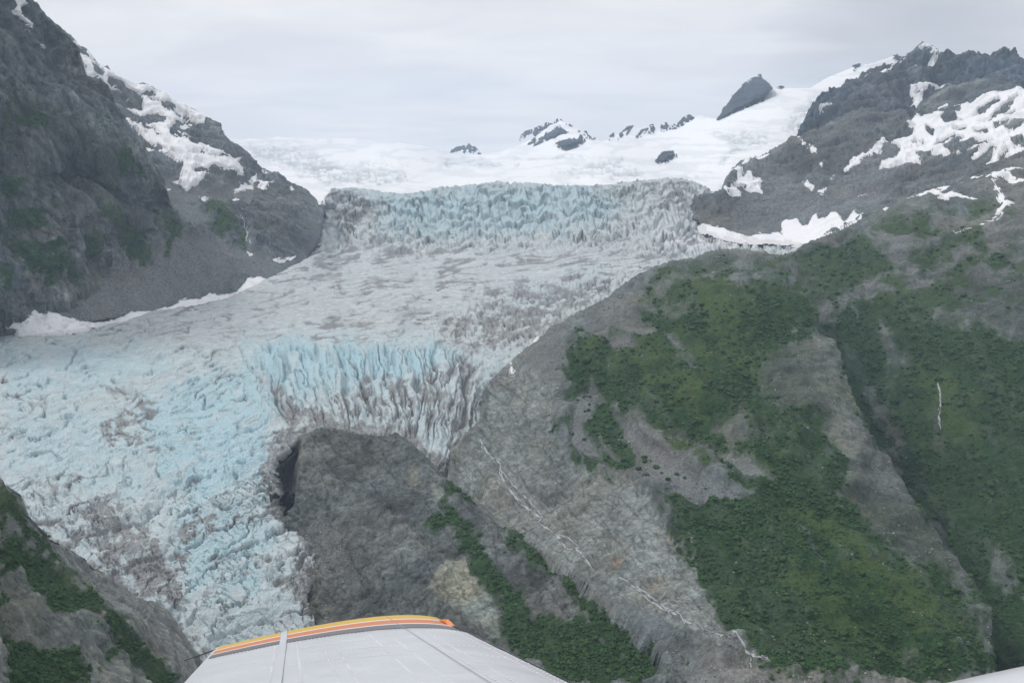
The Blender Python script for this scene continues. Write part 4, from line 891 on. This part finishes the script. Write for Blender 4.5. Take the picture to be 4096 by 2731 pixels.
# ---------------------------------------------------------------- rock peaks standing out of the snowfield
def rock_body(spec, seed, parent=None, name='rock_face', bulge=9.0):
    poly = pts(spec)
    lo, hi = poly.min(0) - 2, poly.max(0) + 2
    st = .4
    X, Y = np.meshgrid(np.arange(lo[0], hi[0], st), np.arange(lo[1], hi[1], st))
    nz = fbm(X, Y * .6, 0 * X + seed, 3.2, .8, .6, False, seed)
    m = sdist(poly, X, Y, 40) + nz * 1.9
    D = SNOWFIELD.base(X, Y)
    mm = np.maximum(m, 0)
    b = D / 983.0 * (bulge * .5 * np.minimum(mm, 14) - 3.5)
    P = place(X, Y, D)
    d, low, r2, f = rock_disp(P, 60, 190, 9, seed, (.35, .1, .9), 6)
    zero = np.zeros(X.shape)
    parts, tints = [], []
    for sgn in (-1, 1):
        parts.append((place(X, Y, D) + np.stack([zero, sgn * (b + d * sstep(0, 3, mm)), zero], -1)).reshape(-1, 3))
        tints.append((tint_of(P, X, Y, (.062, .070, .085), seed, .12, 200) * r2[..., None]).reshape(-1, 3))
    f0 = grid_faces(*X.shape, m > -.3)
    V = np.vstack(parts); Fq = np.vstack([f0, f0[:, ::-1] + X.size])
    return mesh_obj(name, V, Fq, M_FAR, {'tint': np.vstack(tints), 'cover': np.zeros((len(V), 3))}, parent=parent)
from mathutils import Matrix
pk = bpy.data.objects.new('rock_peak', None); COL.objects.link(pk)
pk.location = place(np.float64(560), np.float64(148), np.float64(8500))
tag(pk, 'pointed snowy rock peak rising alone from the far snowfield', 'rock peak', 'rock peaks on the snowfield')
for i, s in enumerate(('190,375 200,335 240,295 300,280 290,315 240,345', '312,310 330,265 400,240 435,215 495,225 440,280 410,300 370,300 330,335', '315,445 330,390 400,345 440,300 500,270 530,215 555,220 560,255 610,285 650,320 560,345 550,360 520,390 480,385 430,410 400,370 410,410 370,420 330,450', '480,420 510,385 600,350 690,340 720,345 740,290 790,320 795,380 740,420 690,440 625,465 560,445 530,425', '780,300 810,295 820,325 860,355 905,358 860,362 800,352', '265,415 290,385 345,345 330,390 300,405', '505,220 540,180 552,188 530,212', '573,183 602,188 622,215 672,240 610,218', '415,430 450,410 460,430 440,440')):
    rock_body('V ' + s, 120 + i, pk).matrix_parent_inverse = Matrix.Translation(-pk.location)
for i, (s, label) in enumerate((
    ('B 755,1045 790,1015 830,1005 860,1005 880,993 900,1015 915,1010 935,1030 950,1057 920,1045 895,1050 870,1035 840,1045 820,1030 790,1040', 'low dark rock island farthest left on the snowfield skyline'),
    ('V 1028,372 1038,335 1068,313 1062,350', 'tiny rock right of the pointed snowy peak'),
    ('V 1105,370 1125,320 1190,265 1205,248 1247,243 1222,280 1190,322 1180,300 1140,340', 'slanting wing shaped rock right of the pointed snowy peak'),
    ('V 1285,350 1320,285 1388,266 1342,315 1320,342', 'slim slanting rock in the middle of the skyline row'),
    ('V 1396,302 1408,240 1440,230 1474,255 1444,277 1437,307', 'blocky rock tooth beside the slim slanting rock'),
    ('V 1518,288 1523,235 1560,213 1594,267 1560,283', 'squat triangular rock tooth on the skyline'),
    ('V 1598,272 1613,235 1640,228 1650,264', 'smallest rock tooth next to the triangular one'),
    ('V 1658,267 1678,220 1730,163 1780,141 1818,165 1792,192 1742,207 1720,232 1690,237', 'leaning rock rib before the white snow cone'),
    ('C 243,822 290,740 330,700 345,670 400,610 420,580 470,545 500,530 518,540 530,513 547,545 577,570 592,585 572,592 577,622 557,662 552,692 450,732 340,777 290,802', 'big dark blue rock tooth above the hanging glacier'),
    ('V 1463,572 1488,525 1540,488 1642,478 1658,530 1612,547 1572,552 1582,577 1540,592 1488,587', 'dark rock island alone in the snow below the skyline'),
    ('C 655,600 668,592 690,600 672,608', 'tiny rock dot on the snow right of the big tooth'),
    ('C 1176,482 1183,450 1217,441 1207,462 1190,480', 'small rock sliver high on the right snow slope'),
    ('C 1448,402 1468,378 1480,390 1530,395 1562,368 1542,402 1480,410', 'small rocks at the snow edge left of the summit'))):
    tag(rock_body(s, 140 + i, None, 'rock_outcrop', 9 if i not in (8,) else 12), label, 'rock outcrop', 'rock outcrops on the snowfield')

# ---------------------------------------------------------------- melt streams
M_WATER = plain_mat('white_water', (.36, .38, .385), .4, .4, .45, .6)
M_WET = plain_mat('wet_bed', (.085, .088, .088), .35, .5, .3, .4)
def stream(layer, spec, width, label, wig=1.0, seed=0, braids=4):
    q = pts(spec)
    seg = np.r_[0, np.cumsum(np.hypot(*np.diff(q, axis=0).T))]
    n = int(seg[-1] / .4) + 2
    t = np.linspace(0, seg[-1], n); z0 = 0 * t
    x0, y0 = np.interp(t, seg, q[:, 0]), np.interp(t, seg, q[:, 1])
    def ribbon(k, w, lift, amp):
        x = x0 + amp * fbm(t, z0 + seed + k * 3.1, z0 + .5, 11, 1.2, .6, False, seed + k)
        y = y0 + amp * .6 * fbm(t, z0 + seed + k * 2.3, z0 + 7.5, 8, 1.2, .6, False, seed + k + 1)
        dx, dy = np.gradient(x), np.gradient(y); l = np.hypot(dx, dy) + 1e-6
        V = []
        for c in (-1, -.4, .4, 1):
            P, Nn = layer.at(x - dy / l * w * c, y + dx / l * w * c)
            V.append(P + Nn * (lift - .5 * (abs(c) == 1)))
        V = np.stack(V, 1)
        for _ in range(2): V[1:-1] = (V[:-2] + V[1:-1] * 2 + V[2:]) / 4
        return V.reshape(-1, 3)
    V, Fq = [], []
    for k in range(braids):
        w = width * (1.25 if k == 0 else .75) * np.clip(.35 + 2.6 * fbm(t, z0 + seed + k, z0 + 3.5, 7, 1.0, .65, False, seed + k + 2) + (.05 if k == 0 else -.12), .0, 1.5)
        V.append(ribbon(k, w, .9, wig * (1 + 1.3 * k))); Fq.append(grid_faces(n, 4) + k * n * 4)
    o = tag(mesh_obj('stream', np.vstack(V), np.vstack(Fq), M_WATER), label, kind='structure')
    bed = mesh_obj('stream_bed', ribbon(0, width * 2.6 * (.6 + 1.2 * np.abs(fbm(t, z0 + seed, z0 + 5.5, 14, 2, .6, False, seed + 8))), .25, wig), grid_faces(n, 4), M_WET, parent=o)
    return o
stream(R_, 'E 960,1470 1000,1540 I 1020,0 1050,60 1110,110 1130,200 1160,240 1230,330 1300,370 1370,420 1350,450 1420,510 1500,580 1560,670 1640,710 1700,770 1752,832', .8, 'white melt stream tumbling down the pale slabs', 1.2, 1)
stream(R_, 'I 1130,170 1160,190 1210,240 1290,310 1360,380 1380,415', .55, 'side thread of the melt stream on the slabs', 1.0, 2)
stream(R_, 'I 1500,575 1580,600 1650,670 1662,700', .5, 'second thread of the melt stream by the orange rock', .8, 3)
stream(R_, 'I 1940,910 2050,990 2150,1090 2230,1150 2350,1210 J 130,1250 220,1310 350,1380 420,1430 490,1490 560,1520 620,1580', .6, 'lower white reach of the melt stream', 1.4, 4)
stream(R_, 'I 2060,985 2180,1080 2260,1150 J 10,1200 110,1255 190,1290 220,1335', .5, 'braid beside the lower reach of the melt stream', 1.2, 5)
stream(R_, 'J 480,1485 470,1530 480,1580', .3, 'small branch at the lower end of the melt stream', .6, 6)
stream(V_, 'J 1915,835 1950,900 1970,960 1985,1050 1990,1140 2030,1240 2060,1330 2100,1430 2110,1490', .7, 'pale boulder gully falling down the far right slope', 1.0, 7)
stream(V_, 'G 1775,1110 1800,1190 1812,1270 1805,1350 1815,1440', .5, 'thin white cascade in the dark green right slope', .8, 8)
stream(L_, 'A 1660,1480 1640,1530 D 1645,10 1675,60 1690,110 1715,160', .5, 'thin waterfall on the left rock beside the icefall', .7, 9)

# ---------------------------------------------------------------- shrubs and loose rock
def lump(name, mat, sub, rough, seed, squash=.75):
    import bmesh
    bm = bmesh.new(); bmesh.ops.create_icosphere(bm, subdivisions=sub, radius=1.0)
    co = np.array([v.co[:] for v in bm.verts])
    n = fbm(co[:, 0], co[:, 1], co[:, 2], 1.3, .3, .7, False, seed)
    n2 = fbm(co[:, 0], co[:, 1], co[:, 2], .5, .2, .7, False, seed + 9)
    for v, a, b in zip(bm.verts, n, n2):
        v.co *= 1 + rough * (a * 1.1 + b * .9)
        v.co.z = v.co.z * squash + .35
    me = bpy.data.meshes.new(name); bm.to_mesh(me); bm.free(); me.materials.append(mat)
    return me
BUSH = [lump('shrub', M_LEAF, 2, .55, 200 + i) for i in range(3)]
ROCKS = [lump('boulder', M_BOULDER, 1, .5, 300 + i, .6) for i in range(3)]
SHRUBS = [('P', 820, 712, 2.6, 'round shrub high on the pale gravel cone'), ('P', 860, 760, 2.4, 'shrub at the right side of the gravel cone'), ('P', 800, 778, 2.6, 'shrub in the middle of the gravel cone'), ('P', 740, 800, 2.2, 'shrub at the left side of the gravel cone'), ('P', 858, 818, 2.2, 'shrub lower right on the gravel cone'), ('P', 850, 868, 3.2, 'bushiest shrub at the foot of the gravel cone'), ('P', 815, 880, 2.4, 'shrub touching the bushiest one on the gravel cone'), ('P', 830, 640, 1.5, 'highest tiny shrub near the tip of the gravel cone'), ('P', 695, 1075, 3.0, 'dark round shrub left of the grey rock tongue'), ('P', 815, 1135, 2.8, 'shrub alone in the grey rock tongue'), ('P', 1385, 1325, 4.0, 'upper of two stacked shrubs at the moraine edge'), ('P', 1385, 1360, 3.6, 'lower of two stacked shrubs at the moraine edge'), ('P', 1335, 1440, 3.8, 'wide shrub at the left foot of the gravel moraine'), ('P', 1500, 1445, 4.0, 'biggest round shrub on the grey gravel moraine'), ('P', 1680, 1485, 2.4, 'upper shrub in the middle of the gravel moraine'), ('P', 1750, 1505, 2.2, 'shrub right of the middle on the gravel moraine'), ('P', 1395, 1500, 3.4, 'round shrub below the wide one by the moraine'), ('P', 1600, 1550, 3.4, 'flat shrub low on the gravel moraine'), ('P', 1440, 1350, 1.6, 'tiny shrub beside the two stacked shrubs'), ('P', 730, 117, 2.4, 'single dark shrub high on the grey moraine slope'), ('P', 610, 395, 2.2, 'upper shrub of a short column on grey scree'), ('P', 605, 432, 1.4, 'middle shrub of a short column on grey scree'), ('P', 545, 465, 2.8, 'leaning shrub left of the short column on scree'), ('P', 1550, 1508, 2.0, 'small shrub between the biggest and the flat one'), ('P', 485, 890, 1.8, 'small shrub alone on the grey scree edge'), ('J', 25, 205, 2.0, 'shrub at the left end of the pale moraine crest'), ('J', 165, 270, 1.7, 'small shrub halfway along the pale moraine crest'), ('J', 100, 240, 1.5, 'smallest shrub on the pale moraine crest'), ('I', 2105, 90, 3.0, 'tall shrub beside the dark thicket on the slabs'), ('I', 2190, 160, 3.0, 'round shrub below the tall one on loose rock'), ('I', 2115, 205, 2.4, 'shrub at the lower left of the loose rock'), ('I', 2320, 190, 2.0, 'shrub at the right of the loose rock'), ('I', 2270, 235, 2.6, 'spreading shrub at the lower end of the loose rock'), ('I', 1135, 700, 2.0, 'small dark shrub on bare rock right of the knob crest')]
shrub_objs = []
for i, (tl, x, y, r, label) in enumerate(SHRUBS):
    q = pts('%s %g,%g' % (tl, x, y))[0]
    P, Nn = RIDGE.at(q[:1], q[1:])
    if label.endswith('knob crest'): P, Nn = KNOB.at(q[:1], q[1:])
    o = bpy.data.objects.new('shrub', BUSH[i % 3]); COL.objects.link(o)
    o.location = P[0] + Nn[0] * .3; k = r * 1.12
    o.scale = (k * random.uniform(.9, 1.2), k, k * random.uniform(.85, 1.1)); o.rotation_euler = (0, 0, random.uniform(0, 6.28))
    tag(o, label, 'shrub', 'single shrubs on gravel and scree'); shrub_objs.append(o)
def scatter(name, V, S, protos, label, cat):
    me = bpy.data.meshes.new(name)
    me.vertices.add(len(V)); me.vertices.foreach_set('co', V.astype(np.float32).ravel())
    me.attributes.new('size', 'FLOAT', 'POINT').data.foreach_set('value', S.astype(np.float32))
    ob = bpy.data.objects.new(name, me); COL.objects.link(ob)
    ng = bpy.data.node_groups.new(name + '_scatter', 'GeometryNodeTree')
    ng.interface.new_socket('Geometry', in_out='INPUT', socket_type='NodeSocketGeometry')
    ng.interface.new_socket('Geometry', in_out='OUTPUT', socket_type='NodeSocketGeometry')
    gi, go = ng.nodes.new('NodeGroupInput'), ng.nodes.new('NodeGroupOutput')
    g2i = ng.nodes.new('GeometryNodeGeometryToInstance')
    for p in protos:
        oi = ng.nodes.new('GeometryNodeObjectInfo'); oi.inputs['Object'].default_value = p; oi.transform_space = 'ORIGINAL'
        ng.links.new(oi.outputs['Geometry'], g2i.inputs[0])
    ip = ng.nodes.new('GeometryNodeInstanceOnPoints')
    ng.links.new(gi.outputs[0], ip.inputs['Points']); ng.links.new(g2i.outputs[0], ip.inputs['Instance'])
    ip.inputs['Pick Instance'].default_value = True
    rv = ng.nodes.new('FunctionNodeRandomValue'); rv.data_type = 'FLOAT_VECTOR'
    rv.inputs[0].default_value = (-.35, -.35, 0); rv.inputs[1].default_value = (.35, .35, 6.28)
    ng.links.new(rv.outputs[0], ip.inputs['Rotation'])
    na = ng.nodes.new('GeometryNodeInputNamedAttribute'); na.data_type = 'FLOAT'; na.inputs[0].default_value = 'size'
    ng.links.new(na.outputs[0], ip.inputs['Scale'])
    ng.links.new(ip.outputs[0], go.inputs[0])
    md = ob.modifiers.new('scatter', 'NODES'); md.node_group = ng
    return tag(ob, label, cat, kind='stuff')
def pick(layer, prob, n):
    w = np.where(layer.vis, prob, 0).ravel()
    idx = rng.choice(w.size, n, replace=False, p=w / w.sum())
    jit = rng.normal(0, .5, (n, 3))
    return layer.V.reshape(-1, 3)[idx] + jit, layer.V.reshape(-1, 3)[idx][:, 1], idx
bv, bs = [], []
for layer, n, seed in ((RIDGE, 14000, 1), (WALL, 5500, 6), (KNOB, 5500, 2), (BANK, 4500, 3), (LEFT, 1800, 4), (CLIFF, 2600, 5)):
    cv = layer.cover
    cl = sstep(-.25, .35, fbm(layer.X, layer.Y, 0 * layer.X, 24, 4, .6, False, 400 + seed))
    V, D, idx = pick(layer, np.maximum(cv[..., 0] - .5, 0) ** 1.2 * (1 - .85 * cv[..., 2]) * (.08 + cl), n)
    bv.append(V); bs.append(rng.gamma(2.6, .38, n) * 1.3 * np.clip(D / 1350, .75, 1.6))
scatter('shrub_cover', np.vstack(bv), np.concatenate(bs), shrub_objs[:3], 'dense dark green alder thicket covering the slopes', 'shrub cover')
BOULD = []
for i, (tl, x, y, r, label) in enumerate((('E', 540, 665, 4.5, 'dark boulder on the smooth middle of the glacier'), ('E', 610, 507, 4.5, 'long dark boulder lying upstream on the glacier'), ('D', 1215, 665, 5, 'dark rock heap left of centre on the glacier'), ('D', 160, 875, 4, 'dark boulder near the left end of the glacier'), ('D', 805, 717, 3.6, 'small dark boulder near the left drift'))):
    q = pts('%s %g,%g' % (tl, x, y))[0]
    P, Nn = GLACIER.at(q[:1], q[1:])
    o = bpy.data.objects.new('boulder', ROCKS[i % 3]); COL.objects.link(o)
    o.location = P[0]; o.scale = (r * 1.5, r, r * .6); o.rotation_euler = (0, 0, i)
    tag(o, label, 'boulder', 'boulders carried on the ice'); BOULD.append(o)
bv, bs = [], []
for layer, n, seed in ((RIDGE, 9500, 1), (WALL, 1500, 6), (KNOB, 1500, 2), (LEFT, 2500, 3), (CLIFF, 500, 4)):
    cv = layer.cover
    cl = sstep(-.1, .4, fbm(layer.X, layer.Y, 0 * layer.X, 20, 3, .6, False, 420 + seed))
    V, D, idx = pick(layer, cv[..., 1] * (1 - cv[..., 0]) * (.05 + cl), n)
    bv.append(V); bs.append(rng.gamma(2.0, .25, n) * np.clip(D / 1500, .8, 2) + .15)
scatter('scree', np.vstack(bv), np.concatenate(bs), BOULD[:3], 'loose grey scree and boulders scattered over the slopes', 'scree')
# ---------------------------------------------------------------- aircraft wing below the window
def one(x, y, D): return place(np.float64(x), np.float64(y), np.float64(D))
TE0, LE0 = one(217, 646.5, 4.42), one(446, 624, 4.42)
TE1, LE1 = one(183.5, 682.8, 3.50), one(556, 683, 3.05)
def project(p):
    q = p - np.array([0, 0, CAM_Z]); dz = q[..., 1] * CP - q[..., 2] * SP
    return 512 + FPX * q[..., 0] / dz, 341 - FPX * (q[..., 1] * SP + q[..., 2] * CP) / dz
ROOT_S = 2.4
chordv = LE0 - TE0; spanv = (TE1 + LE1 - TE0 - LE0) / 2
nrm = np.cross(chordv, spanv); nrm /= np.linalg.norm(nrm); nrm *= np.sign(nrm[2])
def foil(c):
    x = np.clip(1 - c, 0, 1)
    return 5 * .12 * (.2969 * np.sqrt(x) - .126 * x - .3516 * x ** 2 + .2843 * x ** 3 - .1015 * x ** 4) * 1.12
def wing_pt(c, s, up=0.0, low=False):
    c, s = np.broadcast_arrays(np.asarray(c, float), np.asarray(s, float))
    te = TE0 + (TE1 - TE0) * s[..., None]; le = LE0 + (LE1 - LE0) * s[..., None]
    ch = np.linalg.norm(le - te, axis=-1)
    h = foil(c) * ch * (-.45 if low else 1.0)
    if not low:
        tipr = np.sqrt(np.clip(1 - (1 - np.clip(s / .05, 0, 1)) ** 2, 0, 1))
        h = h * (.72 + .28 * tipr)
    return te + (le - te) * c[..., None] + nrm * (h + up)[..., None]
aircraft = bpy.data.objects.new('aircraft', None); COL.objects.link(aircraft)
aircraft.location = (-.6, 4.0, CAM_Z - 2.3)
tag(aircraft, 'white aircraft wing with yellow and orange tip stripes in the foreground', 'aircraft')
M_WHITE = plain_mat('white_paint', (.56, .57, .59), .30, .5, .16, 1.6, 3.0, .02)
M_YEL = plain_mat('yellow_paint', (.62, .40, .045), .38, .4, .06, 3.0)
M_ORA = plain_mat('orange_paint', (.62, .20, .075), .38, .4, .06, 3.0)
M_GRY = plain_mat('dark_grey_paint', (.16, .155, .165), .45, .35, .12, 3.0)
M_PIN = plain_mat('pinstripe_white', (.72, .72, .72), .4, .4, .02, 3.0)
M_BOOT = plain_mat('rubber_boot', (.22, .235, .255), .7, .25, .18, 6.0)
M_SEAM = plain_mat('seam_sealant', (.36, .36, .37), .7, .2, .1, 8.0)
M_BLACK = plain_mat('black_plastic', (.03, .03, .032), .5, .4, .1, 8.0)
M_LIGHT = plain_mat('amber_lens', (.75, .20, .03), .2, .6, .05, 8.0)
def skin(name, c0, c1, s0, s1, up, mat, nc=40, ns=24, low=False):
    if c1 >= .999: cc = 1 - (1 - c0) * (1 - np.linspace(0, 1, nc)) ** 2
    else: cc = np.linspace(c0, c1, nc)
    C_g, S_g = np.meshgrid(cc, np.linspace(s0, s1, ns))
    return mesh_obj(name, wing_pt(C_g, S_g, up, low).reshape(-1, 3), grid_faces(ns, nc), mat, parent=aircraft)
def upper():
    nc, ns = 70, 110
    cc = np.r_[np.linspace(0, .8, 45), 1 - .2 * (1 - np.linspace(0, 1, 26)[1:]) ** 2]
    ss = np.linspace(0, ROOT_S, ns)
    Cg, Sg = np.meshgrid(cc, ss)
    wav = .0018 * perlin(Cg * 9, Sg * 7, 0 * Cg + .5) * sstep(.05, .12, Sg)
    T = wing_pt(Cg, Sg, wav); B = wing_pt(Cg, Sg, 0.0, True)
    n = len(cc); nT = T.reshape(-1, 3)
    out = -spanv / np.linalg.norm(spanv)
    rim = []
    for k in np.linspace(0, 1, 8)[1:-1]:
        rim.append(T[0] * (1 - k) + B[0] * k + out * (.035 * math.sin(math.pi * k)) * (foil(cc) / foil(.7))[:, None])
    rim = np.array([T[0]] + rim + [B[0]])
    V = np.vstack([nT, B.reshape(-1, 3), rim.reshape(-1, 3)])
    f = grid_faces(ns, n)
    Fq = np.vstack([f, f[:, ::-1] + len(nT), grid_faces(len(rim), n)[:, ::-1] + 2 * len(nT)])
    return mesh_obj('wing_skin', V, Fq, M_WHITE, parent=aircraft)
wing = upper(); wing['label'] = 'riveted white wing skin'
def s_for(ywant, c=.52):
    ss = np.linspace(0, 1.0, 800)
    _, y = project(wing_pt(c + 0 * ss, ss))
    return float(np.interp(ywant, y, ss))
wy = lambda t: (2400 + t * .68027) / 4
edges = [.045, .155, .175, .285, .305, .41]
e0 = max(edges[0], .012)
for nm, a, b, m in (('stripe', e0, edges[1], M_YEL), ('pinstripe', edges[1], edges[2], M_PIN), ('stripe', edges[2], edges[3], M_ORA), ('pinstripe', edges[3], edges[4], M_PIN), ('stripe', edges[4], edges[5], M_GRY)):
    o = skin(nm, .012, .95, a, b, .0022, m, 60, 6)
    o['label'] = {M_YEL.name: 'yellow tip stripe', M_ORA.name: 'orange tip stripe', M_GRY.name: 'dark grey tip stripe', M_PIN.name: 'thin white pinstripe'}[m.name]
skin('leading_edge_boot', .957, 1.0, .02, ROOT_S, .004, M_BOOT, 20, 60)['label'] = 'dark grey rubber boot on the leading edge'
def strip(name, line, w, up, mat):
    line = np.array(line, float); n = len(line)
    V = np.stack([wing_pt(line[:, 0] - w / 2, line[:, 1], up), wing_pt(line[:, 0] + w / 2, line[:, 1], up)], 1)
    return mesh_obj(name, V.reshape(-1, 3), grid_faces(n, 2), mat, parent=aircraft)
sl = np.linspace(0, 1, 30)
strip('panel_seam', np.c_[.735 + 0 * sl, sl * 1.6 + .01], .0028, .003, M_SEAM)
strip('hinge_strip', np.c_[.30 - .02 * sl, sl * 1.6 + .002], .026, .0045, M_WHITE)['label'] = 'raised white strip ahead of the aileron'
strip('panel_seam', np.c_[.035 + .93 * sl, edges[5] + .006 + 0 * sl], .002, .0026, M_SEAM)
# rivets
rv = []
def rivet_row(cs, ss):
    rv.extend(zip(cs, ss))
dens = np.arange(.03, 1.5, .022)
for c in (.265, .345, .43, .47, .60, .66, .755, .79, .90, .935): rivet_row(np.full(len(dens), c), dens + edges[5])
for s in (edges[5] + .03, .42, .62, .80, .98): cs = np.arange(.05, .95, .014); rivet_row(cs, np.full(len(cs), s))
rv = np.array(rv); ctr = wing_pt(rv[:, 0], rv[:, 1], .0008)
a1 = chordv / np.linalg.norm(chordv); a2 = np.cross(nrm, a1)
ang = np.linspace(0, 2 * math.pi, 7)[:-1]
Vr, Fr = [], []
for i, p in enumerate(ctr):
    Vr.append(p + nrm * .0016)
    Vr.extend(p + (a1 * math.cos(t) + a2 * math.sin(t)) * .0055 for t in ang)
    b = i * 7
    Fr.extend((b, b + 1 + k, b + 1 + (k + 1) % 6) for k in range(6))
ro = mesh_obj('rivets', np.array(Vr), np.array(Fr), M_PIN, parent=aircraft, tri=True); ro['kind'] = 'stuff'
# nav light block and static wick
def block(name, c0, c1, s0, s1, h, mat):
    cs, ss = np.meshgrid(np.linspace(c0, c1, 8), np.linspace(s0, s1, 5))
    prof = np.sin(np.linspace(0.08, math.pi - .08, 5))[:, None] * np.sin(np.linspace(.25, math.pi - .25, 8))[None] * h
    return mesh_obj(name, wing_pt(cs, ss, prof + .001).reshape(-1, 3), grid_faces(5, 8), mat, parent=aircraft)
block('navigation_light', .925, .96, edges[2] - .02, edges[3], .022, M_LIGHT)['label'] = 'small orange tip light'
block('light_base', .935, .985, edges[3], edges[5], .022, M_BLACK)
def rod(name, p0, p1, r, mat):
    ax = p1 - p0; u = np.cross(ax, [0, 0, 1]); u /= np.linalg.norm(u); v = np.cross(ax, u); v /= np.linalg.norm(v)
    th = np.linspace(0, 2 * math.pi, 9)[:-1]
    rings = [p + (np.outer(np.cos(th), u) + np.outer(np.sin(th), v)) * rr for p, rr in ((p0, r), (p0 * .5 + p1 * .5, r * .8), (p1, r * .5))]
    V = np.vstack(rings); Fq = [(i * 8 + k, i * 8 + (k + 1) % 8, i * 8 + 8 + (k + 1) % 8, i * 8 + 8 + k) for i in range(2) for k in range(8)]
    return mesh_obj(name, V, np.array(Fq), mat, parent=aircraft)
rod('static_wick', wing_pt(.004, .10), one((700 + 55 * .68) / 4, wy(352), 4.45), .0032, M_BLACK)['label'] = 'thin black static wick on the trailing edge'
# engine cowling, seen as a white curve in the lower right corner
def cowling():
    xs = np.linspace(.2, 3.0, 40); th = np.linspace(0, 2 * math.pi, 33)
    V = []
    for x in xs:
        f = x / 1.145
        D = 2.0
        z = -1.174 + .235 * (x - 1.145) - .05 * (x - 1.145) ** 2
        r = .40 * (1 - .85 * max(0, (.95 - x) / .95) ** 2) * (1 - .6 * max(0, (x - 2.2) / .8) ** 2)
        dl = math.atan2(-z, D)
        cy, cz = D - r * math.sin(dl), z - r * math.cos(dl)
        V.extend((x, cy + r * math.cos(t), CAM_Z + cz + r * math.sin(t)) for t in th)
    return mesh_obj('engine_cowling', np.array(V), grid_faces(len(xs), len(th)), M_WHITE, parent=aircraft)
cowling()['label'] = 'smooth white engine cowling'

def under(part, owner):
    part.parent = owner
for o in list(aircraft.children):
    o.matrix_parent_inverse = Matrix.Translation(-aircraft.location)
kids = {o.name: o for o in aircraft.children}
for o in list(aircraft.children):
    b = o.name.split('.')[0]
    host = {'rivets': 'wing_skin', 'panel_seam': 'wing_skin', 'hinge_strip': 'wing_skin', 'light_base': 'navigation_light', 'pinstripe': 'stripe' if o.name == 'pinstripe' else 'stripe.001'}.get(b)
    if host:
        o.parent = kids[host]; o.matrix_parent_inverse = Matrix.Identity(4)
# ---------------------------------------------------------------- valley floor and air
def sheet(name, x0, x1, y0, y1, z, mat, n=24):
    X, Y = np.meshgrid(np.linspace(x0, x1, n), np.linspace(y0, y1, n))
    V = np.stack([X, Y, z + 60 * perlin(X / 2500, Y / 2500, 0 * X)], -1).reshape(-1, 3)
    return mesh_obj(name, V, grid_faces(n, n), mat)
tag(sheet('ground', -15500, 15500, -5500, 8800, CAM_Z - 1150, plain_mat('valley_floor', (.05, .065, .045), .9, .1, .4, .002)), 'dark valley floor under the mountains', kind='structure')
def haze_box():
    x0, x1, y0, y1, z0, z1 = -16000, 16000, -6000, 12500, CAM_Z - 1260, CAM_Z + 560
    V = [(x, y, z) for z in (z0, z1) for y in (y0, y1) for x in (x0, x1)]
    Fq = [(0, 2, 3, 1), (4, 5, 7, 6), (0, 1, 5, 4), (2, 6, 7, 3), (0, 4, 6, 2), (1, 3, 7, 5)]
    m = bpy.data.materials.new('haze'); m.use_nodes = True
    t = m.node_tree; t.nodes.clear()
    v = N(t, 'ShaderNodeVolumePrincipled')
    v.inputs['Color'].default_value = (.64, .80, 1.0, 1)
    v.inputs['Density'].default_value = HAZE
    v.inputs['Anisotropy'].default_value = 0.1
    o = N(t, 'ShaderNodeOutputMaterial'); t.links.new(v.outputs[0], o.inputs['Volume'])
    ob = mesh_obj('haze', np.array(V, float), np.array(Fq), m, smooth=False)
    tag(ob, 'thin pale mountain haze', 'haze', kind='stuff')
HAZE = 4.3e-5
haze_box()
